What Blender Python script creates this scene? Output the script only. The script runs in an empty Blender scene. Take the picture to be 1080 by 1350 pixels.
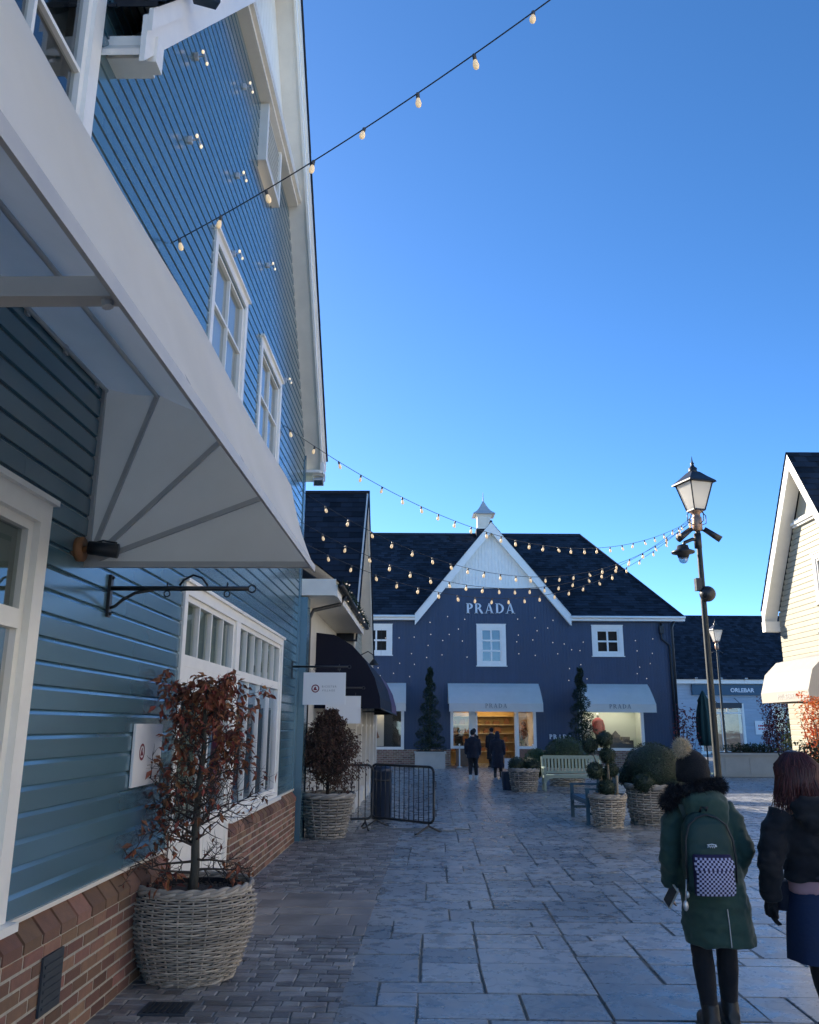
import bpy, bmesh, math, random
from mathutils import Vector, Matrix, noise
rad = math.radians
scene = bpy.context.scene
COL = scene.collection
PI = math.pi

# ------------------------------------------------------------------ materials
MATS = {}
def mat(name, col, rough=.6, var=.0, nscale=6., bump=.0, bscale=30., rnd=.0, metal=0., spec=.5,
        stretch=(1, 1, 1), coat=0., sheen=0., trans=0., alt=None, hue=0., cracks=0.):
    """principled material: base colour with noise variation, per-face random value, noise bump"""
    m = bpy.data.materials.new(name); m.use_nodes = True
    nt = m.node_tree; N = nt.nodes; L = nt.links
    b = N['Principled BSDF']
    b.inputs['Roughness'].default_value = rough
    b.inputs['Metallic'].default_value = metal
    b.inputs['Specular IOR Level'].default_value = spec
    b.inputs['Coat Weight'].default_value = coat
    b.inputs['Coat Roughness'].default_value = .15
    b.inputs['Sheen Weight'].default_value = sheen
    tc = N.new('ShaderNodeTexCoord'); mp = N.new('ShaderNodeMapping')
    mp.inputs['Scale'].default_value = stretch
    L.new(tc.outputs['Object'], mp.inputs['Vector'])
    c = (*col, 1)
    rgb = N.new('ShaderNodeRGB'); rgb.outputs[0].default_value = c
    out = rgb.outputs[0]
    if alt is not None:
        n0 = N.new('ShaderNodeTexNoise'); n0.inputs['Scale'].default_value = nscale * .45; n0.inputs['Detail'].default_value = 6
        L.new(mp.outputs[0], n0.inputs['Vector'])
        r0 = N.new('ShaderNodeValToRGB'); r0.color_ramp.elements[0].position = .34; r0.color_ramp.elements[1].position = .74
        L.new(n0.outputs['Fac'], r0.inputs[0])
        mx0 = N.new('ShaderNodeMixRGB'); mx0.inputs[2].default_value = (*alt, 1)
        L.new(r0.outputs[0], mx0.inputs[0]); L.new(out, mx0.inputs[1]); out = mx0.outputs[0]
    if var > 0:
        n = N.new('ShaderNodeTexNoise'); n.inputs['Scale'].default_value = nscale
        n.inputs['Detail'].default_value = 8; n.inputs['Roughness'].default_value = .6
        L.new(mp.outputs[0], n.inputs['Vector'])
        mr = N.new('ShaderNodeMapRange'); mr.inputs[1].default_value = .25; mr.inputs[2].default_value = .75
        mr.inputs[3].default_value = 1 - var; mr.inputs[4].default_value = 1 + var
        L.new(n.outputs['Fac'], mr.inputs[0])
        mx = N.new('ShaderNodeMixRGB'); mx.blend_type = 'MULTIPLY'; mx.inputs[0].default_value = 1
        L.new(out, mx.inputs[1]); L.new(mr.outputs[0], mx.inputs[2]); out = mx.outputs[0]
        rr = N.new('ShaderNodeMapRange'); rr.inputs[1].default_value = .3; rr.inputs[2].default_value = .7
        rd = min(.12, var * .6); rr.inputs[3].default_value = max(.04, rough - rd); rr.inputs[4].default_value = min(1, rough + rd)
        L.new(n.outputs['Fac'], rr.inputs[0]); L.new(rr.outputs[0], b.inputs['Roughness'])
    if rnd > 0:
        a = N.new('ShaderNodeAttribute'); a.attribute_name = 'rnd'
        mr = N.new('ShaderNodeMapRange'); mr.inputs[3].default_value = 1 - rnd; mr.inputs[4].default_value = 1 + rnd
        L.new(a.outputs['Fac'], mr.inputs[0])
        mx = N.new('ShaderNodeMixRGB'); mx.blend_type = 'MULTIPLY'; mx.inputs[0].default_value = 1
        L.new(out, mx.inputs[1]); L.new(mr.outputs[0], mx.inputs[2]); out = mx.outputs[0]
        if hue > 0:
            hs = N.new('ShaderNodeHueSaturation')
            mh = N.new('ShaderNodeMapRange'); mh.inputs[3].default_value = .5 - hue; mh.inputs[4].default_value = .5 + hue
            ml = N.new('ShaderNodeMath'); ml.operation = 'FRACT'
            mm = N.new('ShaderNodeMath'); mm.operation = 'MULTIPLY'; mm.inputs[1].default_value = 7.31
            L.new(a.outputs['Fac'], mm.inputs[0]); L.new(mm.outputs[0], ml.inputs[0]); L.new(ml.outputs[0], mh.inputs[0])
            L.new(mh.outputs[0], hs.inputs['Hue']); L.new(out, hs.inputs['Color']); out = hs.outputs[0]
    if cracks > 0:                                         # cleft lines: thin contour lines of a slow noise
        for sc_, seed_ in ((1.1, 0), (2.7, 7)):
            n = N.new('ShaderNodeTexNoise'); n.inputs['Scale'].default_value = sc_; n.inputs['Detail'].default_value = 5; n.inputs['Distortion'].default_value = .6
            mp2 = N.new('ShaderNodeMapping'); mp2.inputs['Location'].default_value = (seed_, seed_ * 2, 0); L.new(tc.outputs['Object'], mp2.inputs['Vector']); L.new(mp2.outputs[0], n.inputs['Vector'])
            s1 = N.new('ShaderNodeMath'); s1.operation = 'SUBTRACT'; s1.inputs[1].default_value = .5; L.new(n.outputs['Fac'], s1.inputs[0])
            s2 = N.new('ShaderNodeMath'); s2.operation = 'ABSOLUTE'; L.new(s1.outputs[0], s2.inputs[0])
            mr = N.new('ShaderNodeMapRange'); mr.inputs[1].default_value = .0; mr.inputs[2].default_value = .016 * cracks; mr.inputs[3].default_value = .40; mr.inputs[4].default_value = 1
            L.new(s2.outputs[0], mr.inputs[0])
            mx = N.new('ShaderNodeMixRGB'); mx.blend_type = 'MULTIPLY'; mx.inputs[0].default_value = .75
            L.new(out, mx.inputs[1]); L.new(mr.outputs[0], mx.inputs[2]); out = mx.outputs[0]
    L.new(out, b.inputs['Base Color'])
    if bump > 0:
        n = N.new('ShaderNodeTexNoise'); n.inputs['Scale'].default_value = bscale; n.inputs['Detail'].default_value = 6
        L.new(mp.outputs[0], n.inputs['Vector'])
        bp = N.new('ShaderNodeBump'); bp.inputs['Strength'].default_value = bump; bp.inputs['Distance'].default_value = .02
        L.new(n.outputs['Fac'], bp.inputs['Height']); L.new(bp.outputs[0], b.inputs['Normal'])
    if trans > 0:
        tr = N.new('ShaderNodeBsdfTranslucent'); L.new(out, tr.inputs['Color'])
        ms = N.new('ShaderNodeMixShader'); ms.inputs[0].default_value = trans
        L.new(b.outputs[0], ms.inputs[1]); L.new(tr.outputs[0], ms.inputs[2])
        L.new(ms.outputs[0], N['Material Output'].inputs['Surface'])
    MATS[name] = m
    return m

def glass(name, tint, mix=.35, rough=.03):
    """window pane: a see-through tint under a sharp reflection"""
    m = bpy.data.materials.new(name); m.use_nodes = True
    nt = m.node_tree; N = nt.nodes; L = nt.links; N.remove(N['Principled BSDF'])
    t = N.new('ShaderNodeBsdfTransparent'); t.inputs[0].default_value = (*tint, 1)
    g = N.new('ShaderNodeBsdfGlossy'); g.inputs['Roughness'].default_value = rough; g.inputs[0].default_value = (.9, .9, .9, 1)
    f = N.new('ShaderNodeFresnel'); ge = N.new('ShaderNodeNewGeometry')      # same reflectance from both sides of the thin pane
    io = N.new('ShaderNodeMapRange'); io.inputs[3].default_value = 1.5; io.inputs[4].default_value = 1 / 1.5
    L.new(ge.outputs['Backfacing'], io.inputs[0]); L.new(io.outputs[0], f.inputs[0])
    mr = N.new('ShaderNodeMath'); mr.operation = 'MULTIPLY_ADD'; mr.inputs[1].default_value = 1.0; mr.inputs[2].default_value = mix * .15
    mr.use_clamp = True
    tc = N.new('ShaderNodeTexCoord'); n = N.new('ShaderNodeTexNoise'); n.inputs['Scale'].default_value = 1.3
    L.new(tc.outputs['Object'], n.inputs['Vector'])
    bp = N.new('ShaderNodeBump'); bp.inputs['Strength'].default_value = .06; bp.inputs['Distance'].default_value = .05
    L.new(n.outputs['Fac'], bp.inputs['Height']); L.new(bp.outputs[0], g.inputs['Normal'])
    ms = N.new('ShaderNodeMixShader')
    L.new(f.outputs[0], mr.inputs[0]); L.new(mr.outputs[0], ms.inputs[0])
    L.new(t.outputs[0], ms.inputs[1]); L.new(g.outputs[0], ms.inputs[2])
    L.new(ms.outputs[0], N['Material Output'].inputs['Surface'])
    MATS[name] = m
    return m

def emis(name, col, strength):
    m = bpy.data.materials.new(name); m.use_nodes = True
    b = m.node_tree.nodes['Principled BSDF']
    b.inputs['Base Color'].default_value = (*col, 1)
    b.inputs['Emission Color'].default_value = (*col, 1); b.inputs['Emission Strength'].default_value = strength
    MATS[name] = m
    return m

M = MATS
mat('teal_paint', (.068, .150, .190), .26, var=.012, nscale=9, bump=.0, bscale=70, rnd=.10, stretch=(1, .12, 1), spec=.8, coat=.6)
mat('white_paint', (.90, .87, .80), .4, var=.05, nscale=5, bump=.03)
mat('cream_trim', (.82, .76, .66), .5, var=.08, nscale=3, bump=.03)
mat('cream_siding', (.39, .365, .275), .5, var=.06, nscale=3, bump=.04, rnd=.04, stretch=(1, .3, 1))
mat('cream_render', (.62, .60, .53), .8, var=.06, nscale=4, bump=.1, bscale=80)
mat('pale_blue_siding', (.36, .44, .52), .55, var=.06, nscale=3, rnd=.05)
mat('navy_paint', (.034, .060, .112), .5, var=.10, nscale=1.4, rnd=.05, bump=.03)
mat('slate', (.016, .021, .032), .75, var=.28, nscale=4, rnd=.38, bump=.25, bscale=40, spec=.25)
mat('slate_plain', (.017, .022, .031), .65, var=.34, nscale=2.5, rnd=.6, bump=.25, bscale=40, spec=.25)
mat('brick', (.235, .125, .085), .85, var=.22, nscale=16, rnd=.45, bump=.4, bscale=120, hue=.018)
mat('brick_far', (.27, .15, .10), .85, var=.2, nscale=12, rnd=.35, bump=.3, bscale=120, hue=.02)
mat('mortar', (.46, .42, .34), .95, var=.2, nscale=30, bump=.4, bscale=200)
mat('york_stone', (.275, .282, .28), .30, var=.32, nscale=5.5, rnd=.36, bump=.05, bscale=9, alt=(.285, .262, .235), spec=.85, hue=.02, cracks=.8)
mat('sett', (.30, .28, .26), .48, var=.22, nscale=9, rnd=.42, bump=.35, bscale=25, hue=.02, alt=(.15, .13, .115))
mat('band_stone', (.36, .31, .27), .5, var=.22, nscale=4, rnd=.25, bump=.4, bscale=9, alt=(.17, .145, .12))
mat('white_boards', (.88, .84, .76), .6, var=.05, rnd=.04)
mat('bounce_ground', (.52, .48, .41), .7, var=.2, nscale=1)
mat('joint', (.15, .155, .14), .9, var=.2, nscale=8)
mat('canvas_white', (.92, .89, .83), .7, var=.06, nscale=1.5, alt=(.80, .78, .69), bump=.12, bscale=2.5, trans=.30)
mat('canvas_cream', (.47, .44, .39), .75, var=.05, nscale=2.5, bump=.04, bscale=4, trans=.15)
mat('canvas_navy', (.006, .007, .018), .7, var=.1, nscale=4, bump=.06, bscale=6, spec=.25)
mat('canvas_sheen', (.085, .03, .09), .5, var=.1, nscale=4, bump=.05, bscale=6)
mat('rail_metal', (.55, .55, .55), .35, metal=.6, var=.1)
mat('frame_metal', (.50, .50, .49), .5, metal=.2, var=.1)
mat('black_metal', (.018, .02, .023), .42, var=.15, nscale=20, spec=.5)
mat('lamp_green', (.014, .022, .024), .6, var=.15, nscale=10)
mat('brass', (.35, .22, .15), .45, metal=.5, var=.2)
mat('grey_plastic', (.62, .64, .66), .5)
mat('dark_slate_plate', (.035, .045, .055), .6, var=.1)
mat('sage_blind', (.20, .25, .17), .7, var=.14, nscale=2)
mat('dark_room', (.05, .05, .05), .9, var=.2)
mat('room_brown', (.42, .26, .16), .8, var=.35, nscale=3)
mat('wicker', (.42, .36, .29), .62, var=.22, nscale=14, rnd=.32, bump=.2, bscale=120)
mat('wicker_grey', (.33, .295, .25), .65, var=.2, nscale=14, rnd=.32, bump=.2, bscale=120)
mat('soil', (.075, .055, .04), .95, var=.4, nscale=30, rnd=.4, bump=.8, bscale=60)
mat('bark', (.085, .078, .062), .85, var=.3, nscale=25, bump=.5, bscale=60, stretch=(1, 1, .3))
mat('twig', (.06, .045, .038), .8, var=.2, nscale=10)
mat('beech_leaf', (.27, .085, .042), .6, rnd=.55, hue=.022, trans=.25)
mat('beech_leaf_dull', (.115, .060, .042), .65, rnd=.55, hue=.022, trans=.2)
mat('red_leaf', (.20, .045, .05), .6, rnd=.5, hue=.03, trans=.25)
mat('orange_leaf', (.62, .20, .07), .6, rnd=.4, hue=.02, trans=.3)
mat('box_leaf', (.045, .075, .026), .5, rnd=.5, hue=.02, trans=.15)
mat('yew_leaf', (.026, .050, .026), .55, rnd=.5, hue=.015, trans=.1)
mat('light_leaf', (.10, .13, .035), .55, rnd=.4, hue=.015, trans=.25)
mat('shrub_leaf', (.05, .075, .04), .55, rnd=.5, hue=.03, trans=.2)
mat('cane', (.28, .22, .15), .7, var=.2)
mat('sage_bench', (.26, .34, .29), .5, var=.1, nscale=8, bump=.05)
mat('teal_bench', (.07, .15, .19), .5, var=.1, nscale=8, bump=.05)
mat('bin_navy', (.016, .028, .055), .4, var=.1)
mat('planter_cream', (.46, .44, .39), .75, var=.1, nscale=3, bump=.1)
mat('parasol_green', (.02, .055, .045), .8, var=.15)
mat('sign_blue', (.018, .085, .145), .5, var=.05)
mat('sign_white', (.86, .85, .83), .5)
mat('emblem_red', (.20, .012, .03), .5)
mat('sign_red', (.55, .05, .08), .5)
mat('text_grey', (.30, .30, .31), .6)
mat('text_pale', (.58, .56, .53), .7)
mat('text_white', (.72, .76, .80), .4)
mat('skin', (.52, .32, .24), .5, var=.06, nscale=12)
mat('parka', (.028, .068, .050), .82, var=.22, nscale=7, bump=.25, bscale=14, sheen=.2)
mat('parka_dark', (.014, .034, .030), .85, var=.2, nscale=8, bump=.2, bscale=16)
mat('pack', (.012, .046, .040), .7, var=.15, nscale=9, bump=.15, bscale=20)
mat('black_cloth', (.008, .008, .011), .85, var=.25, nscale=10, bump=.2, bscale=25, sheen=.1)
mat('black_knit', (.010, .010, .012), .95, var=.2, nscale=60, bump=.5, bscale=120)
mat('black_fur', (.007, .007, .010), .7, rnd=.5)
mat('pom_fur', (.66, .53, .36), .8, rnd=.45)
mat('denim', (.010, .026, .075), .8, var=.2, nscale=6, bump=.12, bscale=40)
mat('pink_cloth', (.42, .25, .27), .85, var=.1, nscale=6)
mat('hair_red', (.075, .014, .014), .45, rnd=.5, spec=.5)
mat('navy_coat', (.007, .009, .020), .85, var=.2)
mat('shoe', (.02, .02, .02), .5)
mat('shoe_pale', (.55, .55, .52), .6)
mat('red_jacket', (.33, .02, .03), .6, var=.15)
mat('leather_tan', (.26, .11, .04), .5, var=.2)
mat('display_wall', (.55, .60, .52), .8)
mat('shelf_wall', (.50, .34, .14), .6, var=.1)
mat('poster_warm', (.70, .62, .50), .6)
mat('poster_tan', (.33, .13, .05), .6, var=.25, nscale=2)
mat('gold', (.55, .42, .22), .4, metal=.4)
glass('pane', (.55, .60, .60), .6)
glass('pane_clear', (.85, .87, .87), .35)
emis('bulb_glow', (1.0, .74, .44), .11)
emis('fairy_glow', (1.0, .84, .65), .10)
emis('clip_glow', (1.0, .80, .55), .24)
emis('shop_light', (1.0, .78, .45), 2.2)
emis('shop_light_cool', (1.0, .95, .82), 1.7)
mat('bulb_socket', (.10, .09, .08), .5)
mat('bulb_shell', (.75, .68, .58), .2, spec=.7)
mat('lamp_glass', (.84, .80, .72), .3, trans=.55)

# ------------------------------------------------------------------ mesh helper
class MB:
    def __init__(self, seed=1):
        self.v = []; self.f = []; self.mi = []; self.r = []; self.sm = []
        self.rng = random.Random(seed); self.m = 0; self.smooth = False; self.X = None
    def add(self, verts, faces, rnd=None):
        o = len(self.v)
        if self.X is not None: verts = [self.X @ Vector(p) for p in verts]
        self.v.extend(tuple(p) for p in verts)
        r = self.rng.random() if rnd is None else rnd
        for f in faces:
            self.f.append(tuple(i + o for i in f)); self.mi.append(self.m); self.r.append(r); self.sm.append(self.smooth)
    def box(self, x0, x1, y0, y1, z0, z1, rnd=None):
        v = [(x0, y0, z0), (x1, y0, z0), (x1, y1, z0), (x0, y1, z0), (x0, y0, z1), (x1, y0, z1), (x1, y1, z1), (x0, y1, z1)]
        self.add(v, [(3, 2, 1, 0), (4, 5, 6, 7), (0, 1, 5, 4), (1, 2, 6, 5), (2, 3, 7, 6), (3, 0, 4, 7)], rnd)
    def bar(self, a, b, w, h=None, up=(0, 0, 1), rnd=None):
        """rectangular bar from a to b, w wide (sideways) and h high (along up)"""
        h = w if h is None else h
        a = Vector(a); b = Vector(b); d = (b - a).normalized(); u = Vector(up)
        s = d.cross(u)
        if s.length < 1e-4: s = d.cross(Vector((1, 0, 0)))
        s.normalize(); u = s.cross(d).normalized()
        s *= w / 2; u *= h / 2
        v = [a - s - u, a + s - u, a + s + u, a - s + u, b - s - u, b + s - u, b + s + u, b - s + u]
        self.add(v, [(0, 1, 2, 3), (7, 6, 5, 4), (1, 0, 4, 5), (2, 1, 5, 6), (3, 2, 6, 7), (0, 3, 7, 4)], rnd)
    def loft(self, rings, cap=True, closed=True, rnd=None):
        n = len(rings[0]); v = [p for r in rings for p in r]; f = []
        for i in range(len(rings) - 1):
            for j in range(n if closed else n - 1):
                k = (j + 1) % n
                f.append((i * n + j, i * n + k, (i + 1) * n + k, (i + 1) * n + j))
        if cap and closed:
            f.append(tuple(reversed(range(n)))); f.append(tuple((len(rings) - 1) * n + j for j in range(n)))
        self.add(v, f, rnd)
    def tube(self, pts, radii, seg=8, cap=True, rnd=None):
        pts = [Vector(p) for p in pts]
        if not hasattr(radii, '__len__'): radii = [radii] * len(pts)
        rings = []; prev = None
        for i, p in enumerate(pts):
            d = (pts[min(i + 1, len(pts) - 1)] - pts[max(i - 1, 0)])
            d = d.normalized() if d.length > 1e-9 else Vector((0, 0, 1))
            if prev is None:
                s = d.cross(Vector((0, 0, 1)))
                if s.length < .05: s = d.cross(Vector((1, 0, 0)))
            else:
                s = prev - d * prev.dot(d)
            s.normalize(); prev = s; t = d.cross(s)
            r = radii[i]
            rings.append([p + (s * math.cos(a) + t * math.sin(a)) * r for a in [2 * PI * j / seg for j in range(seg)]])
        self.loft(rings, cap, True, rnd)
    def lathe(self, prof, c=(0, 0, 0), seg=16, sx=1, sy=1, rnd=None, cap=True):
        c = Vector(c)
        self.loft([[c + Vector((r * sx * math.cos(2 * PI * j / seg), r * sy * math.sin(2 * PI * j / seg), z)) for j in range(seg)] for r, z in prof], cap, True, rnd)
    def ball(self, c, r, seg=14, rings=8, rnd=None, rot=None):
        r = (r, r, r) if not hasattr(r, '__len__') else r
        rr = []
        for i in range(rings + 1):
            a = -PI / 2 + PI * i / rings
            ca = max(math.cos(a), .02)
            ring = [Vector((r[0] * ca * math.cos(2 * PI * j / seg), r[1] * ca * math.sin(2 * PI * j / seg), r[2] * math.sin(a))) for j in range(seg)]
            if rot is not None: ring = [rot @ p for p in ring]
            rr.append([Vector(c) + p for p in ring])
        self.loft(rr, True, True, rnd)
    def prism(self, poly, d, rnd=None):
        """polygon (3D points) extruded by vector d"""
        n = len(poly); d = Vector(d); v = [Vector(p) for p in poly] + [Vector(p) + d for p in poly]
        self.add(v, [tuple(reversed(range(n))), tuple(range(n, 2 * n))] + [(i, (i + 1) % n, n + (i + 1) % n, n + i) for i in range(n)], rnd)
    def leaf(self, p, d, up, l, w, fold=.25, rnd=None):
        p = Vector(p); d = Vector(d).normalized(); s = d.cross(Vector(up))
        if s.length < 1e-3: s = d.cross(Vector((.3, 1, .2)))
        s.normalize(); n = s.cross(d)
        a = p + d * l * .45 + s * w * .5 + n * w * fold; b = p + d * l * .45 - s * w * .5 + n * w * fold
        e = p + d * l - n * w * fold * .6
        self.add([p, a, e, b], [(0, 1, 2), (0, 2, 3)], rnd)
    def build(self, name, mats, parent=None, recalc=True):
        me = bpy.data.meshes.new(name); me.from_pydata(self.v, [], self.f)
        mats = mats if isinstance(mats, (list, tuple)) else [mats]
        for m in mats: me.materials.append(MATS[m])
        me.polygons.foreach_set('material_index', self.mi)
        me.polygons.foreach_set('use_smooth', self.sm)
        if recalc:
            bm = bmesh.new(); bm.from_mesh(me); bmesh.ops.recalc_face_normals(bm, faces=bm.faces); bm.to_mesh(me); bm.free()
        at = me.attributes.new('rnd', 'FLOAT', 'FACE'); at.data.foreach_set('value', self.r)
        return link(name, me, parent)

def link(name, me, parent=None):
    o = bpy.data.objects.new(name, me); COL.objects.link(o)
    if parent is not None: o.parent = parent
    return o

def tag(o, label=None, cat=None, group=None, kind=None):
    if label: o['label'] = label
    if cat: o['category'] = cat
    if group: o['group'] = group
    if kind: o['kind'] = kind
    return o

def empty(name, loc, label, cat, rz=0, group=None):
    o = bpy.data.objects.new(name, None); COL.objects.link(o)
    o.location = loc; o.rotation_euler = (0, 0, rz); o.empty_display_size = .2
    return tag(o, label, cat, group)

def copy_tree(o, parent=None):
    c = o.copy(); COL.objects.link(c)
    if parent is not None: c.parent = parent
    for ch in [q for q in bpy.data.objects if q.parent == o]: copy_tree(ch, c)
    return c

def fuse(mb, name, mats, parent=None, voxel=.02, smooth=3, wrinkle=0, wscale=6, flat=None):
    """join overlapping closed volumes into ONE continuous smooth surface"""
    me = bpy.data.meshes.new('tmp'); me.from_pydata([tuple(p) for p in mb.v], [], mb.f)
    bm = bmesh.new(); bm.from_mesh(me); bmesh.ops.recalc_face_normals(bm, faces=bm.faces); bm.to_mesh(me); bm.free()
    t = bpy.data.objects.new('tmp', me); COL.objects.link(t)
    r = t.modifiers.new('r', 'REMESH'); r.mode = 'VOXEL'; r.voxel_size = voxel
    if smooth:
        s = t.modifiers.new('s', 'SMOOTH'); s.iterations = smooth; s.factor = .5
    dg = bpy.context.evaluated_depsgraph_get(); dg.update()
    out = bpy.data.meshes.new_from_object(t.evaluated_get(dg))
    bpy.data.objects.remove(t)
    out.name = name
    if wrinkle:
        nn = [v.normal.copy() for v in out.vertices]
        for v, n in zip(out.vertices, nn):
            q = v.co
            k = noise.noise(Vector((q.x * wscale, q.y * wscale, q.z * wscale * 1.8))) + .5 * noise.noise(Vector((q.x * wscale * 2.3, q.y * wscale * 2.3 + 5, q.z * wscale * 4.1)))
            v.co = q + n * k * wrinkle
    out.materials.clear()
    for m in (mats if isinstance(mats, (list, tuple)) else [mats]): out.materials.append(MATS[m])
    for p in out.polygons: p.use_smooth = True; p.material_index = 0
    return link(name, out, parent)

def text(name, body, size, m, parent, mtx, extrude=.006, space=1.0, align='CENTER', bold=0.):
    cu = bpy.data.curves.new('t', 'FONT'); cu.body = body; cu.size = size; cu.extrude = extrude
    cu.align_x = align; cu.align_y = 'CENTER'; cu.space_character = space; cu.offset = bold; cu.resolution_u = 3
    t = bpy.data.objects.new('t', cu); COL.objects.link(t)
    dg = bpy.context.evaluated_depsgraph_get(); dg.update()
    me = bpy.data.meshes.new_from_object(t.evaluated_get(dg)); bpy.data.objects.remove(t)
    me.transform(mtx); me.materials.clear(); me.materials.append(MATS[m]); me.name = name
    for p in me.polygons: p.material_index = 0
    return link(name, me, parent)

def face_matrix(p, right, up=(0, 0, 1)):
    r = Vector(right).normalized(); u = Vector(up).normalized(); n = r.cross(u)
    m = Matrix((r, u, n)).transposed().to_4x4(); m.translation = Vector(p)
    return m
def rotz(a): return Matrix.Rotation(a, 4, 'Z')

# ------------------------------------------------------------------ building pieces
def siding(mb, z0, z1, pitch, rows_of, frame, depth=.016, groove=.022, plain=False):
    """horizontal boards; rows_of(z) -> list of (s0,s1); frame(off,s,z) -> point"""
    n = max(1, round((z1 - z0) / pitch)); p = (z1 - z0) / n
    for i in range(n):
        a = z0 + i * p
        for (s0, s1) in rows_of(a + p / 2):
            if s1 - s0 < .02: continue
            pr = [(0, a), (depth, a + .001), (depth, a + p - groove), (.001, a + p)]
            cuts = [s0]; L = s0
            while True:
                L += 2.4 + mb.rng.random() * 2.4
                if L > s1 - 1: break
                cuts.append(L)
            cuts.append(s1)
            for q in range(len(cuts) - 1):
                A, B = cuts[q], cuts[q + 1] - (.003 if q < len(cuts) - 2 else 0)
                v = [frame(o, A, z) for o, z in pr] + [frame(o, B, z) for o, z in pr]
                mb.add(v, [(0, 1, 5, 4), (1, 2, 6, 5), (2, 3, 7, 6), (0, 3, 2, 1), (4, 5, 6, 7)])

def minus(iv, a, b):
    out = []
    for (x, y) in iv:
        if b <= x or a >= y: out.append((x, y)); continue
        if a > x: out.append((x, a))
        if b < y: out.append((b, y))
    return out

def brickwork(mb, s0, s1, z0, z1, frame, bl=.215, bh=.065, j=.014, d=.006):
    n = max(1, round((z1 - z0) / (bh + j))); p = (z1 - z0) / n
    for i in range(n):
        x = s0 - (bl / 2 if i % 2 else 0)
        while x < s1:
            a = max(s0, x + j / 2); b = min(s1, x + bl + j / 2)
            if b - a > .02:
                za, zb = z0 + i * p + j / 2, z0 + (i + 1) * p - j / 2
                o = d + mb.rng.uniform(-.002, .002); c = .004
                v = [frame(0, a, za), frame(0, b, za), frame(0, b, zb), frame(0, a, zb),
                     frame(o, a + c, za + c), frame(o, b - c, za + c), frame(o, b - c, zb - c), frame(o, a + c, zb - c)]
                mb.add(v, [(4, 5, 6, 7), (0, 1, 5, 4), (1, 2, 6, 5), (2, 3, 7, 6), (3, 0, 4, 7)])
            x += bl + j

def slates(poly, course=.22, width=.32, thick=.012, seed=3, mb=None):
    """a slated roof slope over a planar polygon whose first edge is the eave"""
    P = [Vector(p) for p in poly]; u = (P[1] - P[0]).normalized()
    n = None
    for i in range(1, len(P) - 1):
        c = (P[i] - P[0]).cross(P[i + 1] - P[0])
        if c.length > 1e-4: n = c.normalized(); break
    if n.z < 0: n = -n
    v = n.cross(u).normalized()
    if v.z < 0: v = -v
    q = [((p - P[0]).dot(u), (p - P[0]).dot(v)) for p in P]
    u0, u1 = min(a for a, b in q), max(a for a, b in q); v1 = max(b for a, b in q)
    bm = bmesh.new(); lay = bm.faces.layers.float.new('rnd'); rng = random.Random(seed)
    i = 0; y = 0
    while y < v1:
        x = u0 - (width / 2 if i % 2 else 0) - rng.random() * .05
        while x < u1:
            t = thick * (1 + rng.uniform(-.25, .35)); g = .003
            def W(a, b, c): return P[0] + u * a + v * b + n * c
            vs = [W(x + g, y - .01, t * 1.7), W(x + width - g, y - .01, t * 1.7), W(x + width - g, y + course, t * .6), W(x + g, y + course, t * .6),
                  W(x + g, y - .01, 0), W(x + width - g, y - .01, 0)]
            bv = [bm.verts.new(k) for k in vs]; r = rng.random()
            for f in ((0, 1, 2, 3), (4, 5, 1, 0)):
                bm.faces.new([bv[k] for k in f])[lay] = r
            x += width
        y += course; i += 1
    ctr = sum(P, Vector()) / len(P)
    for k in range(len(P)):
        a, b = P[k], P[(k + 1) % len(P)]
        if k == 0: a = a - v * .02; b = b - v * .02
        e = (b - a).normalized(); pn = e.cross(n)
        if pn.dot(ctr - a) > 0: pn = -pn
        bmesh.ops.bisect_plane(bm, geom=bm.verts[:] + bm.edges[:] + bm.faces[:], plane_co=a, plane_no=pn, clear_outer=True)
    # deck under the slates
    dk = [bm.verts.new(p - n * .004) for p in P]; bm.faces.new(dk)[lay] = .5
    mb = MB(seed) if mb is None else mb
    o = len(mb.v); bm.verts.index_update()
    mb.v.extend(tuple(w.co) for w in bm.verts)
    for f in bm.faces:
        mb.f.append(tuple(w.index + o for w in f.verts)); mb.mi.append(mb.m); mb.r.append(f[lay]); mb.sm.append(False)
    bm.free()
    return mb

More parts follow.
